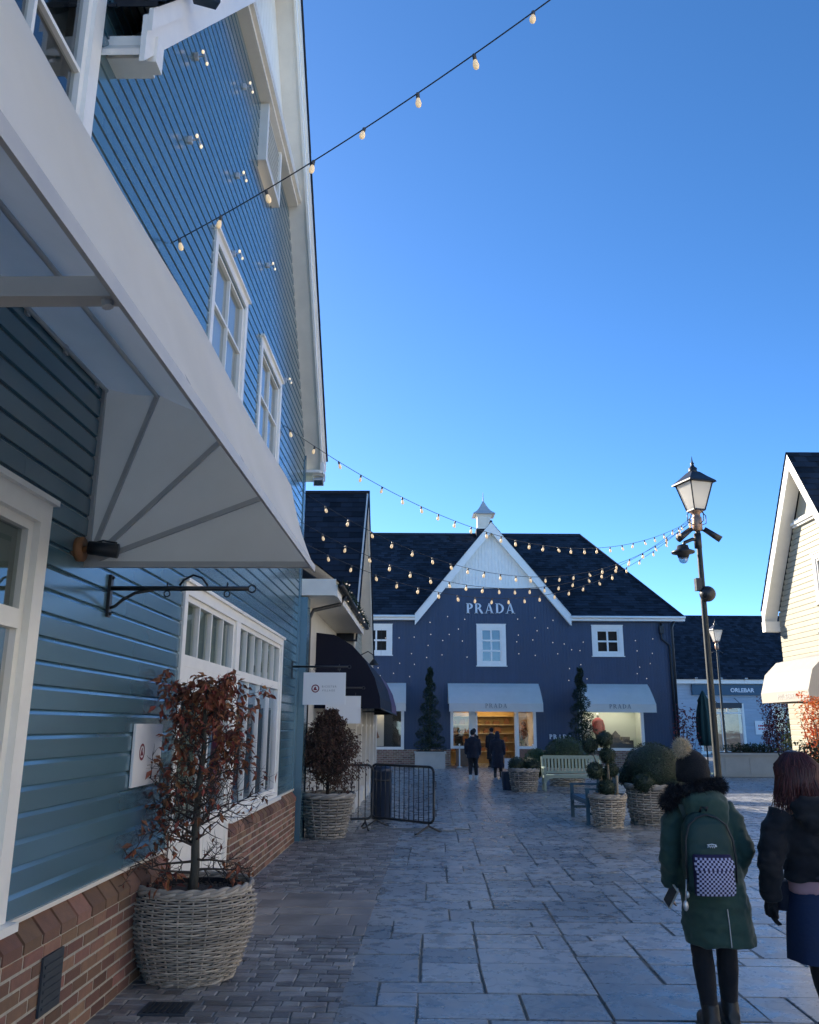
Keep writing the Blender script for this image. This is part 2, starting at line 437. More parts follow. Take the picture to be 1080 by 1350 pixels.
def window(parent, frame, s0, s1, z0, z1, cols=2, rows=2, casing=.1, bar=.03, glassm='pane', back='dark_room', backd=.25,
           m='white_paint', sill=True, toprow=None, proud=.035, name='window', topback=None, rail=.05):
    """casement: casing + sash + glazing bars (one mesh) with its pane and the blind or room behind it as sub-parts"""
    mb = MB(int(s0 * 100))
    def B(a, b, c, d, o0, o1): 
        v = [frame(o, s, z) for o in (o0, o1) for s, z in ((a, c), (b, c), (b, d), (a, d))]
        mb.add(v, [(3, 2, 1, 0), (4, 5, 6, 7), (0, 1, 5, 4), (1, 2, 6, 5), (2, 3, 7, 6), (3, 0, 4, 7)])
    B(s0, s0 + casing, z0, z1, -.06, proud); B(s1 - casing, s1, z0, z1, -.06, proud)
    B(s0 + casing, s1 - casing, z1 - casing, z1, -.06, proud); B(s0 + casing, s1 - casing, z0, z0 + casing * .7, -.06, proud)
    B(s0 - .02, s1 + .02, z1, z1 + .03, -.02, proud + .03)
    if sill: B(s0 - .04, s1 + .04, z0 - .045, z0 - .002, -.06, proud + .05)
    a, b, c, d = s0 + casing, s1 - casing, z0 + casing * .7, z1 - casing
    r = rail; i0, i1 = -.05, .006
    B(a, a + r, c, d, i0, i1); B(b - r, b, c, d, i0, i1); B(a + r, b - r, d - r, d, i0, i1); B(a + r, b - r, c, c + r, i0, i1)
    ztop = d - r
    if toprow:
        zt, tc = toprow; ztop = zt
        B(a + r, b - r, zt - .05, zt + .05, i0, i1 + .012)
        for k in range(1, tc):
            x = a + r + (b - a - 2 * r) * k / tc
            B(x - bar / 2, x + bar / 2, zt + .05, d - r, i0 + .005, i1 - .003)
        ztop = zt - .05
    for k in range(1, cols):
        x = a + r + (b - a - 2 * r) * k / cols
        B(x - bar / 2, x + bar / 2, c + r, ztop, i0 + .005, i1 - .003)
    for k in range(1, rows):
        z = c + r + (ztop - c - r) * k / rows
        B(a + r, b - r, z - bar / 2, z + bar / 2, i0 + .008, i1 - .006)
    w = mb.build(name, m, parent)
    g = MB(); g.add([frame(-.03, a, c), frame(-.03, b, c), frame(-.03, b, d), frame(-.03, a, d)], [(0, 1, 2, 3)])
    g.build('pane', glassm, w)
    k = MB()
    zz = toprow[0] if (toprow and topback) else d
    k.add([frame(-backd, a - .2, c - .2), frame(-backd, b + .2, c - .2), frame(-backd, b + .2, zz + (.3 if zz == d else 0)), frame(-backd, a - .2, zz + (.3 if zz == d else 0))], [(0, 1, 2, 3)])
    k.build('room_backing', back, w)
    if toprow and topback:
        k = MB(); k.add([frame(-.07, a, zz), frame(-.07, b, zz), frame(-.07, b, d), frame(-.07, a, d)], [(0, 1, 2, 3)])
        k.build('blind', topback, w)
    return w

# ================================================================== LEFT BUILDING (street runs along its wall, turned 1.2 degrees)
YAW = rad(-1.2)
WD = Vector((math.sin(-YAW), math.cos(-YAW), 0)); WN = Vector((math.cos(-YAW), -math.sin(-YAW), 0))
W0 = Vector((-2.0, 6, 0)) - WD * 6
def LW(off, s, z=0): return W0 + WN * off + WD * s + Vector((0, 0, z))
def fl(o, s, z): return (o, s, z)

bl = empty('boarded_shop', W0, 'tall teal weatherboarded shop with a white gable top and brick plinth, close on the left', 'shop', YAW)
EZ, EN, EF, SL = 6.32, 4.8, 13.86, 1.2          # eave height, near and far ends of the gable, slope
DOOR = (7.2, 9.35)
def rows_left(z):
    if z < EZ:
        iv = [(-3.2, EF)]
    else:
        k = (z - EZ) / SL
        iv = [(EN + k, EF - k)] if EF - k > EN + k else []
        if z < 7.6: iv = [(-3.2, EF - k)]
    for a, b, c, d in OPEN_L:
        if c < z < d: iv = minus(iv, a, b)
    return iv
OPEN_L = [(1.2, 4.42, .7, 2.88), (7.25, 12.25, .7, 2.92), (7.42, 8.85, 5.25, 6.5), (9.8, 11.22, 5.25, 6.5), (3.0, 4.4, 4.9, 7.1), (9.05, 9.95, 8.6, 9.4)]
mb = MB(11); siding(mb, .78, 9.46, .1325, rows_left, fl, depth=.015, groove=.028)
mb.build('weatherboarding', 'teal_paint', bl)
# brick plinth with sloped coping
for a, b in ((-3.2, DOOR[0]), (DOOR[1], EF)):
    mb = MB(int(12 + a)); mm = MB(13)
    brickwork(mb, a, b, 0, .605, lambda o, s, z: (o + .06, s, z))
    mm.box(-.2, .061, a, b, -.05, .606)
    s = a
    while s < b:                                         # brick-on-edge sloping coping
        e = min(b, s + .215)
        j = .008
        mb.add([(.075, s + j, .61), (.075, e - j, .61), (.075, e - j, .665), (.075, s + j, .665), (-.02, s + j, .61), (-.02, e - j, .61), (-.02, e - j, .775), (-.02, s + j, .775)],
               [(0, 1, 2, 3), (3, 2, 6, 7), (0, 3, 7, 4), (1, 5, 6, 2)])
        s += .225
    s = DOOR[0] if a < 0 else DOOR[1]
    brickwork(mb, -.15, .06, 0, .6, (lambda o, t, z, s=s: (t, s + (o if s == DOOR[0] else -o), z)))
    mm.add([(.066, a, .6), (.066, b, .6), (.066, b, .655), (.066, a, .655), (-.03, b, .762), (-.03, a, .762)], [(0, 1, 2, 3), (3, 2, 4, 5)])
    pl = mb.build('brick_plinth', 'brick', bl)
    mm.build('mortar_bed', 'mortar', pl)
mb = MB(14); mb.box(-.02, .035, -3.2, DOOR[0] - .0, .765, .79); mb.box(-.02, .035, DOOR[1], EF, .765, .79)
mb.build('lead_flashing', 'cream_trim', bl)
# wall body behind the boards
mb = MB(15)
def slab_poly(pts, x0, x1): mb.prism([(x0, s, z) for s, z in pts], (x1 - x0, 0, 0))
T = EZ + SL * (EF - EN) / 2
mb.prism([(-9, EF - .02, 0), (-.002, EF - .02, 0), (-.002, EF - .02, EZ), (-9, EF - .02, EZ)], (0, .012, 0))
mb.build('end_wall', 'teal_paint', bl)
# corner board
mb = MB(16); mb.box(-.06, .035, EF - .005, EF + .03, .78, EZ); mb.box(.003, .03, EF - .1, EF - .006, .79, EZ - .1)
mb.build('corner_board', 'teal_paint', bl)
# white gable top above the moulding
mb = MB(17)
z0 = 9.7; s = EN + (z0 - EZ) / SL
while s < EF - (z0 - EZ) / SL - .01:
    e = min(s + .16, EF - (z0 - EZ) / SL)
    za = EZ + SL * min(s - EN, EF - s); zb = EZ + SL * min(e - EN, EF - e)
    if max(za, zb) > z0:
        za = max(za, z0); zb = max(zb, z0)
        mb.add([(.0, s, z0), (.012, s + .006, z0), (.012, e - .006, z0), (0, e, z0), (0, s, za), (.012, s + .006, za), (.012, e - .006, zb), (0, e, zb)],
               [(0, 1, 5, 4), (1, 2, 6, 5), (2, 3, 7, 6)])
    s = e
mb.build('gable_boarding', 'white_paint', bl)
mb = MB(18)
k = (9.45 - EZ) / SL
a, b = EN + k + .1, EF - k - .06
mb.box(-.02, .16, a, b, 9.44, 9.5); mb.box(-.02, .21, a, b, 9.5, 9.56); mb.box(-.02, .13, a, b, 9.56, 9.66); mb.box(-.02, .19, a, b, 9.66, 9.72)
mb.build('gable_moulding', 'cream_trim', bl)
# verge: bargeboards, soffit, roof
OV = .31
def slope_pts(side, d):   # line parallel to the slope, d above the soffit; returns bottom and top (s,z)
    h = d * math.sqrt(1 + SL * SL)
    mid = (EN + EF) / 2
    ap = (mid, T + h)
    ex = .32
    return ((EF + ex, EZ - ex * SL + h) if side > 0 else (EN - ex, EZ - ex * SL + h)), ap
for side in (1, -1):
    (s0, z0), (s1, z1) = slope_pts(side, -.03); (s2, z2), (s3, z3) = slope_pts(side, .2)
    mb = MB(20); mb.prism([(OV - .035, s0, z0), (OV - .035, s1, z1), (OV - .035, s3, z3), (OV - .035, s2, z2)], (.035, 0, 0))
    (q0, y0), (q1, y1) = slope_pts(side, .12); (q2, y2), (q3, y3) = slope_pts(side, .235)
    mb.prism([(OV + .001, q0, y0), (OV + .001, q1, y1), (OV + .001, q3, y3), (OV + .001, q2, y2)], (.03, 0, 0))
    mb.build('bargeboard', 'white_paint', bl)
    mb = MB(21)
    (q0, y0), (q1, y1) = slope_pts(side, 0); (q2, y2), (q3, y3) = slope_pts(side, .03)
    mb.prism([(-.05, q0, y0), (-.05, q1, y1), (-.05, q3, y3), (-.05, q2, y2)], (OV + .013, 0, 0))
    mb.build('soffit', 'cream_trim', bl)
    mb = MB(22)
    e = (.3 if side > 0 else .17) * side; ss = EF if side > 0 else EN
    mb.box(-.03, OV - .037, min(ss + .02 * side, ss + e), max(ss + .02 * side, ss + e), EZ - .30, EZ - .25)
    mb.box(OV - .037, OV + .02, min(ss + .05 * side, ss + e), max(ss + .05 * side, ss + e), EZ - .30, EZ - .1)
    mb.box(-.03, OV - .04, min(ss + e, ss + e + .03 * side), max(ss + e, ss + e + .03 * side), EZ - .30, EZ - .12)
    mb.build('eave_box', 'white_paint', bl)
    (q2, y2), (q3, y3) = slope_pts(side, .245)
    mb = slates([(OV + .06, q2, y2), (-10, q2, y2), (-10, q3, y3), (OV + .06, q3, y3)], seed=23)
    mb.build('roof', 'slate_plain', bl)
# upper windows, shop windows, doors
window(bl, fl, 7.37, 8.9, 5.2, 6.56, 2, 2, back='canvas_white', backd=.09)
window(bl, fl, 9.75, 11.27, 5.2, 6.56, 2, 2, back='canvas_white', backd=.09)
window(bl, fl, 2.95, 4.46, 4.8, 7.2, 2, 3, casing=.13, back='dark_room')
w = window(bl, fl, 1.1, 4.50, .8, 2.93, 3, 1, casing=.12, back='room_brown', backd=.5, toprow=(2.28, 3), topback='sage_blind', proud=.045)
pm = MB(88); cl_ = MB(89); cl_.box(-.40, -.30, 1.4, 3.6, 2.2, 2.215); cl_.build('ceiling_light', 'shop_light', w)  # unseen glowing strip added to brighten the room behind the pane
for k in range(9):
    a = k * 2.4; s0, z0 = 3.9 + .1 * math.sin(k), .9
    st_ = [(-.28, s0 + t * .42 * math.cos(a), z0 + .75 * t + .35 * t * (1 - t) + .25 * math.sin(a) * t) for t in (0, .25, .5, .75, 1)]
    pm.tube(st_, .006, 4)
    for t in range(4, 20):
        u = t / 20 * 4; i0 = min(3, int(u)); f = u - i0; P = Vector(st_[i0]).lerp(Vector(st_[i0 + 1]), f)
        for sg_ in (-1, 1): pm.leaf(P, (.1 * pm.rng.gauss(0, 1), sg_ * .8 * abs(math.sin(a)) + .3 * math.cos(a), sg_ * .5 * math.cos(a) - .3), (1, 0, 0), .19, .03, .1)
pm.build('palm_reflection', 'shrub_leaf', w)  # fronds put behind the glass in place of a palm reflected in it
w = window(bl, fl, DOOR[1], 12.32, .8, 2.97, 4, 1, casing=.09, back='room_brown', backd=1.3, toprow=(2.3, 6), topback='sage_blind', glassm='pane_clear')
w['label'] = 'wide white shop window with garments behind it'
for k, (s, m_) in enumerate(((9.75, 'sage_blind'), (10.15, 'sage_blind'), (10.75, 'red_jacket'), (11.15, 'leather_tan'), (11.6, 'navy_coat'), (11.95, 'leather_tan'))):
    g = MB(k); x = -.45 - .1 * (k % 2)
    g.loft([[Vector((x + r * .5 * math.cos(t), s + r * math.sin(t), z)) for t in [2 * PI * j / 12 for j in range(12)]] for r, z in ((.2, .95), (.19, 1.3), (.17, 1.6), (.19, 1.85), (.12, 1.98), (.04, 2.03))])
    g.smooth = True; g.build('hanging_garment', m_, w)
# door leaf group under its own transom
d = window(bl, fl, DOOR[0], DOOR[1], .02, 2.97, 2, 1, casing=.1, back='sage_blind', backd=.35, toprow=(2.3, 4), topback='sage_blind', sill=False, name='double_door', glassm='pane_clear')
mb = MB(31)
mb.box(-.045, .012, DOOR[0] + .12, DOOR[0] + 1.05, .06, .92); mb.box(-.045, .012, DOOR[0] + 1.1, DOOR[1] - .12, .06, .92)
mb.box(-.045, .014, DOOR[0] + .12, DOOR[1] - .12, 2.0, 2.3); mb.box(-.045, .016, DOOR[0] + 1.0, DOOR[0] + 1.16, .06, 2.24)
for a in (DOOR[0] + .2, DOOR[0] + 1.2): mb.box(.01, .02, a, a + .7, .18, .8)
mb.build('door_panel', 'white_paint', d)
mb = MB(32); mb.tube([(.06, DOOR[0] + 1.0, .9), (.06, DOOR[0] + 1.0, 1.35)], .012); mb.box(.01, .06, DOOR[0] + .99, DOOR[0] + 1.01, .93, .95); mb.box(.01, .06, DOOR[0] + .99, DOOR[0] + 1.01, 1.3, 1.32)
mb.build('handle', 'rail_metal', d)
# louvred vent under the moulding
mb = MB(33)
for a, b, c, e in ((9.0, 9.08, 8.6, 9.43), (9.92, 10.0, 8.6, 9.43), (9.08, 9.92, 8.6, 8.68)): mb.box(-.02, .12, a, b, c, e)
for i in range(9): 
    z = 8.7 + i * .08
    mb.add([(.10, 9.08, z), (.10, 9.92, z), (.02, 9.92, z + .07), (.02, 9.08, z + .07), (.10, 9.08, z + .012), (.10, 9.92, z + .012), (.02, 9.92, z + .082), (.02, 9.08, z + .082)],
           [(0, 1, 2, 3), (4, 5, 6, 7), (0, 1, 5, 4), (3, 2, 6, 7)])
mb.build('louvre_vent', 'cream_trim', bl)
# near roof over the lower bay (out of frame, closes the building)
mb = MB(34); mb.box(-9, .25, -3.3, EN - .6, 7.62, 7.74); mb.build('parapet', 'white_paint', bl)

# small twin lights clipped to the boards
lamps = []
for (s, z, q) in ((6.33, 7.65, 'highest of the near column'), (6.35, 6.78, 'below the near eave lamp'), (8.05, 7.67, 'between louvred vent and first window'), (9.88, 7.65, 'high above the second window'),
               (8.09, 8.88, 'just left of the louvred vent'), (8.09, 6.72, 'right above the first window'), (11.5, 6.72, 'right of the second window')):
    p = LW(.02, s, z)
    e = empty('clip_light', p, 'tiny twin light clipped to the teal boards, ' + q, 'light', YAW, 'twin lights clipped to the teal wall')
    b = MB(1); b.box(-.01, .03, -.02, .02, -.03, .03); b.tube([(.03, 0, 0), (.09, 0, .01), (.10, 0, -.04)], .008, 6); b.tube([(.09, -.07, 0), (.09, .07, 0)], .008, 6); b.build('clip', 'grey_plastic', e)
    for y in (-.07, .07):
        b = MB(1); b.smooth = True; b.ball((.09, y, -.012), (.014, .014, .02), 8, 6); b.build('bulb', 'clip_glow', e)

def floodlight(loc, rz, tilt, label, m='grey_plastic', sc=1.0):
    e = empty('floodlight', loc, label, 'floodlight', rz)
    b = MB(3); R = Matrix.Rotation(tilt, 4, 'X'); b.X = Matrix.Scale(sc, 4) @ R
    b.prism([(-.09, -.05, -.07), (.09, -.05, -.07), (.07, .06, -.05), (-.07, .06, -.05)], (0, 0, .12)); b.build('housing', m, e)
    b = MB(4); b.X = Matrix.Scale(sc, 4) @ R; b.box(-.075, .075, -.056, -.051, -.055, .035); b.build('lens', 'pane', e)
    b = MB(4); b.X = Matrix.Scale(sc, 4); b.bar((-.1, 0, 0), (-.1, 0, .12), .02); b.bar((.1, 0, 0), (.1, 0, .12), .02); b.bar((-.11, 0, .12), (.11, 0, .12), .03); b.build('bracket', m, e)
    return e
floodlight(LW(.24, EF + .18, EZ - .42), YAW, rad(25), 'white floodlight under the far lower end of the white gable verge')
floodlight(LW(.5, 5.02, 6.98), YAW + rad(20), rad(10), 'black floodlight fixed beside the near lower end of the gable verge', 'black_metal', 1.15)

# ---------------------------------------------------------------- big white awning
aw = empty('awning', LW(0, 2, 0), 'big white shop awning, closest and open underneath, on the teal boarded wall', 'awning', YAW)
PR = [(0, 3.9), (.38, 3.85), (.92, 3.63), (1.27, 3.21), (1.43, 2.7)]
A0, A1 = -3.5, 3.1                                        # local to s=2
mb = MB(41)
def arc(PR, n=5):   # soften the polygon a little between ribs
    out = []
    for i in range(len(PR) - 1):
        (x0, z0), (x1, z1) = PR[i], PR[i + 1]
        for k in range(n):
            t = k / n; b = .018 * math.sin(PI * t)
            dx, dz = x1 - x0, z1 - z0; L = math.hypot(dx, dz)
            out.append((x0 + dx * t + dz / L * b, z0 + dz * t - dx / L * b))
    out.append(PR[-1]); return out
AR = [(x, z) for x, z in arc(PR)]
ns = 24
def awn_pt(x, z, s, i): return Vector((x, s, z + (.012 * math.sin(s * 3.1 + x * 4) * (1 if 0 < i < len(AR) - 1 else 0))))
outer = [[awn_pt(x, z, A0 + (A1 - A0) * j / ns, i) for i, (x, z) in enumerate(AR)] for j in range(ns + 1)]
mb.smooth = True
mb.loft(outer, False, False)
cn = mb.build('canopy', 'canvas_white', aw)
mb = MB(42); mb.smooth = False
mb.add([(0, A1, 2.7)] + [(x, A1, z) for x, z in AR], [(0,) + tuple(range(i, i + 2)) for i in range(1, len(AR))])
mb.build('side_panel', 'canvas_white', aw)
mb = MB(43)
mb.smooth = True
mb.smooth = False; mb.box(1.425, 1.437, A0, A1 + .01, 2.672, 2.712); mb.smooth = True
mb.tube([(1.415, A0, 2.71), (1.415, A1, 2.71)], .010, 8)
mb.build('front_rail', 'frame_metal', aw)
mb = MB(44)
ia = A1 - .02
for x, z in PR[1:4]: mb.bar((.03, ia, 2.72), (x * .985, ia, 2.7 + (z - 2.7) * .985), .03, .018, up=(0, 1, 0))
mb.bar((0, ia, 2.71), (1.42, ia, 2.71), .04, .035)
mb.bar((.02, ia, 2.72), (.02, ia, 3.88), .03, .03)
for x, z in PR[1:3]: mb.tube([(x * .985, A0, z - .03), (x * .985, A1 - .02, z - .03)], .014, 8)
mb.tube([(.03, A0, 3.87), (.03, A1, 3.87)], .014, 8)
for s in (1.75 - 2, -2.6):
    mb.bar((0, s, 2.71), (1.42, s, 2.71), .05, .05)
    for i in range(len(PR) - 1): mb.tube([(PR[i][0] * .98, s, PR[i][1] - .03), (PR[i + 1][0] * .98, s, PR[i + 1][1] - .03)], .013, 8)
mb.tube([(.92, 1.1, 3.58), (1.41, 1.1, 2.73)], .013, 8); mb.tube([(.92, .35, 3.58), (1.41, .35, 2.73)], .013, 8)
for i in range(14): mb.box(.0, .03, A0 + .2 + i * .48, A0 + .24 + i * .48, 3.84, 3.90)
mb.build('frame', 'frame_metal', aw)

# black spotlight on round wooden block, below the awning
e = empty('spotlight', LW(0, 4.95, 2.78), 'black cylinder spotlight on a round rusty base beside the awning end', 'spotlight', YAW)
b = MB(5); b.smooth = True; b.tube([(.0, 0, 0), (.05, 0, 0)], .075, 18); b.tube([(.05, 0, 0), (.1, 0, 0)], .022, 8); b.build('base', 'leather_tan', e)
b = MB(5); b.smooth = True; b.tube([(.08, 0, .01), (.25, .03, -.005)], [.042, .046], 16); b.tube([(.08, 0, .03), (.16, .01, .055), (.24, .03, .045)], .006, 5); b.build('lamp_barrel', 'black_metal', e)

# iron sign bracket without a sign
def scroll_bracket(loc, L, label, rings=2, curl=True, group=None):
    e = empty('sign_bracket', loc, label, 'bracket', YAW)
    b = MB(6); b.box(.0, .02, -.022, .022, -.16, .12); 
    for z in (-.14, .1): b.ball((.024, 0, z), .012, 8, 6)
    b.build('back_plate', 'black_metal', e)
    b = MB(7); b.smooth = True; b.tube([(.02, 0, .03), (L, 0, .03)], .016, 8)
    if curl:
        b.tube([(.02, 0, -.1), (.05, 0, -.09), (.10, 0, -.045), (.18, 0, .0), (.3, 0, .02)], .011, 6)
        b.tube([(.47, 0, .05), (.5, 0, .09), (.56, 0, .12), (.62, 0, .10), (.66, 0, .05)], .008, 6)
    b.tube([(L + .025 + .025 * math.cos(t), 0, .03 + .025 * math.sin(t)) for t in [2 * PI * k / 12 for k in range(13)]], .006, 5)
    b.build('arm', 'black_metal', e)
    for k in range(rings):
        x = L * (.42 + .43 * k)
        b = MB(8); b.smooth = True; b.tube([(x + .02 * math.cos(t), 0, -.005 + .02 * math.sin(t)) for t in [2 * PI * k / 10 for k in range(11)]], .005, 5); b.tube([(x, 0, .03), (x, 0, .07)], .006, 5)
        b.build('hook', 'black_metal', e)
    return e
scroll_bracket(LW(.015, 5.5, 2.6), .93, 'black scrolled iron bracket with empty hooks, between the awning and the first doorway')
scroll_bracket(LW(.015, 13.25, 2.62), .88, 'plain black iron bracket near the far wall corner, carrying the square white sign', 2, False)

def emblem(parent, mtx, sc):
    b = MB(9); b.X = mtx; n = 24
    o = [Vector((sc * math.cos(2 * PI * k / n), sc * math.sin(2 * PI * k / n), .0)) for k in range(n)]
    i_ = [p * .72 for p in o]
    b.add(o + i_, [(k, (k + 1) % n, n + (k + 1) % n, n + k) for k in range(n)])
    b.add([(-.5 * sc, -.42 * sc, 0), (.5 * sc, -.42 * sc, 0), (.34 * sc, -.1 * sc, 0), (.12 * sc, .1 * sc, 0), (.2 * sc, .38 * sc, 0), (-.08 * sc, .5 * sc, 0), (-.3 * sc, .2 * sc, 0), (-.42 * sc, -.1 * sc, 0)], [tuple(range(8))])
    b.build('emblem', 'emblem_red', parent, recalc=False)
def hung_sign(s, x0, x1, z0, z1, label, writing=True):
    e = empty('hanging_sign', LW(0, s, z0), label, 'sign', YAW)
    b = MB(10); h = z1 - z0
    b.box(x0, x1, -.012, .012, 0, h); b.build('board', 'sign_white', e)
    b = MB(10); b.tube([(x0 + .1, 0, h), (x0 + .1, 0, h + .06)], .005, 5); b.tube([(x1 - .1, 0, h), (x1 - .1, 0, h + .06)], .005, 5); b.build('hanger', 'black_metal', e)
    if writing:
        w = x1 - x0
        emblem(e, face_matrix((x0 + w * .29, -.0145, h * .5), (1, 0, 0)), .062)
        text('lettering', 'BICESTER', .042, 'text_grey', e, face_matrix((x0 + w * .615, -.014, h * .56), (1, 0, 0)), .001, 1.35)
        text('lettering', 'VILLAGE', .042, 'text_grey', e, face_matrix((x0 + w * .60, -.014, h * .44), (1, 0, 0)), .001, 1.35)
    return e
hung_sign(13.25, .21, .87, 2.07, 2.56, 'square white hanging sign with a dark red round emblem and grey lettering')
hung_sign(16.0, .24, .9, 1.8, 2.3, 'plain white board hanging behind the sign with the red emblem, above the twiggy shrub', False)
scroll_bracket(LW(.0, 16.0, 2.42), .92, 'black iron bracket in the shade under the navy hood, carrying the plain white board', 0, False)

# white notice on the wall
e = empty('notice_board', LW(.02, 6.5, 1.32), 'white notice with a red ring emblem on the teal boards behind the brown-leaved tree', 'notice', YAW)
b = MB(10); b.box(0, .018, -.3, .33, 0, .44); b.build('board', 'sign_white', e)
emblem(e, face_matrix((.0195, -.13, .24), (0, 1, 0)), .06)
# black vent plate in the plinth
e = empty('vent_plate', LW(.068, 5.05, .27), 'black metal vent plate set in the brick plinth', 'vent', YAW)
b = MB(10); b.box(0, .014, -.13, .13, -.02, .27); b.build('plate', 'dark_slate_plate', e)
b = MB(10)
for i in range(6): b.box(.0145, .02, -.11, .11, .01 + i * .04, .025 + i * .04)
b.build('slats', 'dark_slate_plate', e)

# ================================================================== MID BUILDING (link + cross gable, same street line)
mid = empty('gabled_shop', W0, 'cream gabled shop with steep dark slate roof, just beyond the teal boarded one', 'shop', YAW)
mb = MB(51)
mb.box(-6, 0, EF + .05, 20.2, 0, 3.95)
mb.build('rendered_wall', 'cream_render', mid)
mb = MB(52); mb.box(.004, .14, EF + .06, EF + .36, 0, 3.85); mb.build('pilaster', 'teal_paint', mid)
mb = MB(53)                                                # low eave: box end, fascia, soffit
mb.box(-.3, .6, EF + .08, EF + .11, 3.88, 4.16); mb.box(.0, .6, EF + .11, 20.0, 3.88, 3.91); mb.box(.6, .63, EF + .08, 20.0, 3.86, 4.06)
mb.build('eave_box', 'white_paint', mid)
mb = MB(54); mb.smooth = True; mb.tube([(.69, EF + .05, 4.04), (.69, 20.1, 4.04)], .055, 10)
mb.tube([(.69, EF + .9, 4.0), (.60, EF + .85, 3.84), (.16, EF + .62, 3.7), (.1, EF + .6, 3.55), (.1, EF + .6, 0)], .035, 8)
mb.build('gutter', 'black_metal', mid)
slates([(.7, EF + .1, 4.06), (.7, 20.6, 4.06), (-2.6, 20.6, 6.6), (-2.6, EF + .1, 6.6)], seed=55).build('roof', 'slate_plain', mid)
GN, GF, GE = 20.05, 26.15, 3.95; GT = 8.02; GM = (GN + GF) / 2; gs = (GT - GE) / (GM - GN)
def rows_mid(z):
    if z < GE: return [(GN, GF)]
    k = (z - GE) / gs; return [(GN + k, GF - k)] if GF - k > GN + k else []
mb = MB(56); siding(mb, 3.3, GT - .1, .14, rows_mid, lambda o, s, z: (o + .12, s, z)); mb.build('weatherboarding', 'cream_siding', mid)
mb = MB(57); mb.box(-9, .1, GN, GF, 0, 3.9); mb.prism([(-9, GF, 3.9), (-9, GM, GT), (-9, GN, 3.9)], (9.1, 0, 0)); mb.build('rendered_wall', 'cream_render', mid)
for sd in (1, -1):
    s0 = GF + .35 if sd > 0 else GN - .35; zb = GE - .35 * gs
    c = math.sqrt(1 + gs * gs)
    mb = MB(58); mb.prism([(.42, s0, zb - .03), (.42, GM, GT - .03), (.42, GM, GT + .2 * c * .75), (.42, s0, zb + .2 * c * .75)], (.04, 0, 0))
    mb.prism([(.1, s0, zb), (.1, GM, GT), (.1, GM, GT + .05), (.1, s0, zb + .05)], (.32, 0, 0))
    mb.box(.1, .47, min(s0, s0 - sd * .4), max(s0, s0 - sd * .4), zb - .06, zb - .02)
    mb.build('bargeboard', 'cream_trim', mid)
    slates([(.5, s0, zb + .2), (-9, s0, zb + .2), (-9, GM, GT + .2), (.5, GM, GT + .2)], seed=60 + sd).build('roof', 'slate_plain', mid)
mb = MB(61); mb.smooth = True; mb.tube([(.5, GM, GT + .24), (-9, GM, GT + .24)], .06, 8); mb.build('ridge', 'slate', mid)
# unseen rear block with its roof, added to keep sun off the paving
mb = MB(62); mb.box(-9, -.9, GF, 30.2, 0, 5.2); mb.build('shade_block', 'cream_render', mid)
slates([(-.7, GF, 5.2), (-.7, 30.4, 5.2), (-4.5, 30.4, 8.2), (-4.5, GF, 8.2)], seed=63).build('roof', 'slate_plain', mid)
# shopfront bay
mb = MB(64)
bs = [18.6, 20.1, 21.6, 23.1, 24.6, 26.1]
for s in bs:
    mb.box(.10, .62, s - .09, s + .09, 0, 2.5)
mb.box(.101, .6, 18.6, 26.1, 2.44, 2.7); mb.box(.101, .64, 18.5, 26.2, 2.7, 2.9)
for i in range(len(bs) - 1):
    mb.box(.45, .58, bs[i] + .09, bs[i + 1] - .09, 0, .35); mb.box(.5, .55, bs[i] + .09, bs[i + 1] - .09, 1.75, 1.8)
mb.box(.102, .61, 18.505, 18.512, .0, 2.5)
sf = mb.build('shopfront', 'cream_trim', mid)
mb = MB(65); mb.add([(.52, 18.6, .35), (.52, 26.1, .35), (.52, 26.1, 2.45), (.52, 18.6, 2.45)], [(0, 1, 2, 3)]); mb.build('pane', 'pane_clear', sf)
mb = MB(66)
for s in (19.3, 20.8, 22.3, 23.8, 25.3):
    for k, z in enumerate((.9, 1.35, 1.95)):
        mb.box(.16, .48, s - .45, s + .45, z - .02, z)
        for q in range(3): mb.box(.2, .4, s - .38 + q * .28, s - .2 + q * .28, z, z + .16 + .1 * mb.rng.random())
mb.build('display_shelf', 'denim', sf)
# navy hood awning
hd = empty('hood_awning', LW(0, 16.2, 0), 'navy rounded hood awning with plum sheen coloured into its far end, over the cream shopfront', 'awning', YAW)
HP = [(-.0, 3.5), (.35, 3.46), (.70, 3.26), (.96, 2.98), (1.14, 2.65), (1.24, 2.3), (1.26, 2.08)]
Lh = 8.8
mb = MB(67); mb.loft([[Vector((x, y, z)) for x, z in HP] for y in (0, Lh * .33, Lh * .62)], False, False); mb.build('canopy', 'canvas_navy', hd)
mb = MB(68); mb.loft([[Vector((x, y, z)) for x, z in HP] for y in (Lh * .62, Lh)], False, False); mb.build('canopy', 'canvas_sheen', hd)  # plum colour stands in for the sheen on the far canvas
for y in (0, Lh):
    mb = MB(69); mb.add([(0, y, 2.08)] + [(x, y, z) for x, z in HP], [(0, i, i + 1) for i in range(1, len(HP))]); mb.build('side_panel', 'canvas_navy', hd)
mb = MB(70); mb.smooth = True; mb.tube([(1.26, 0, 2.07), (1.26, Lh, 2.07)], .02, 8)
for y in (.02, Lh / 2, Lh - .02): mb.bar((0, y, 2.09), (1.26, y, 2.09), .03, .03)
mb.build('frame', 'black_metal', hd)
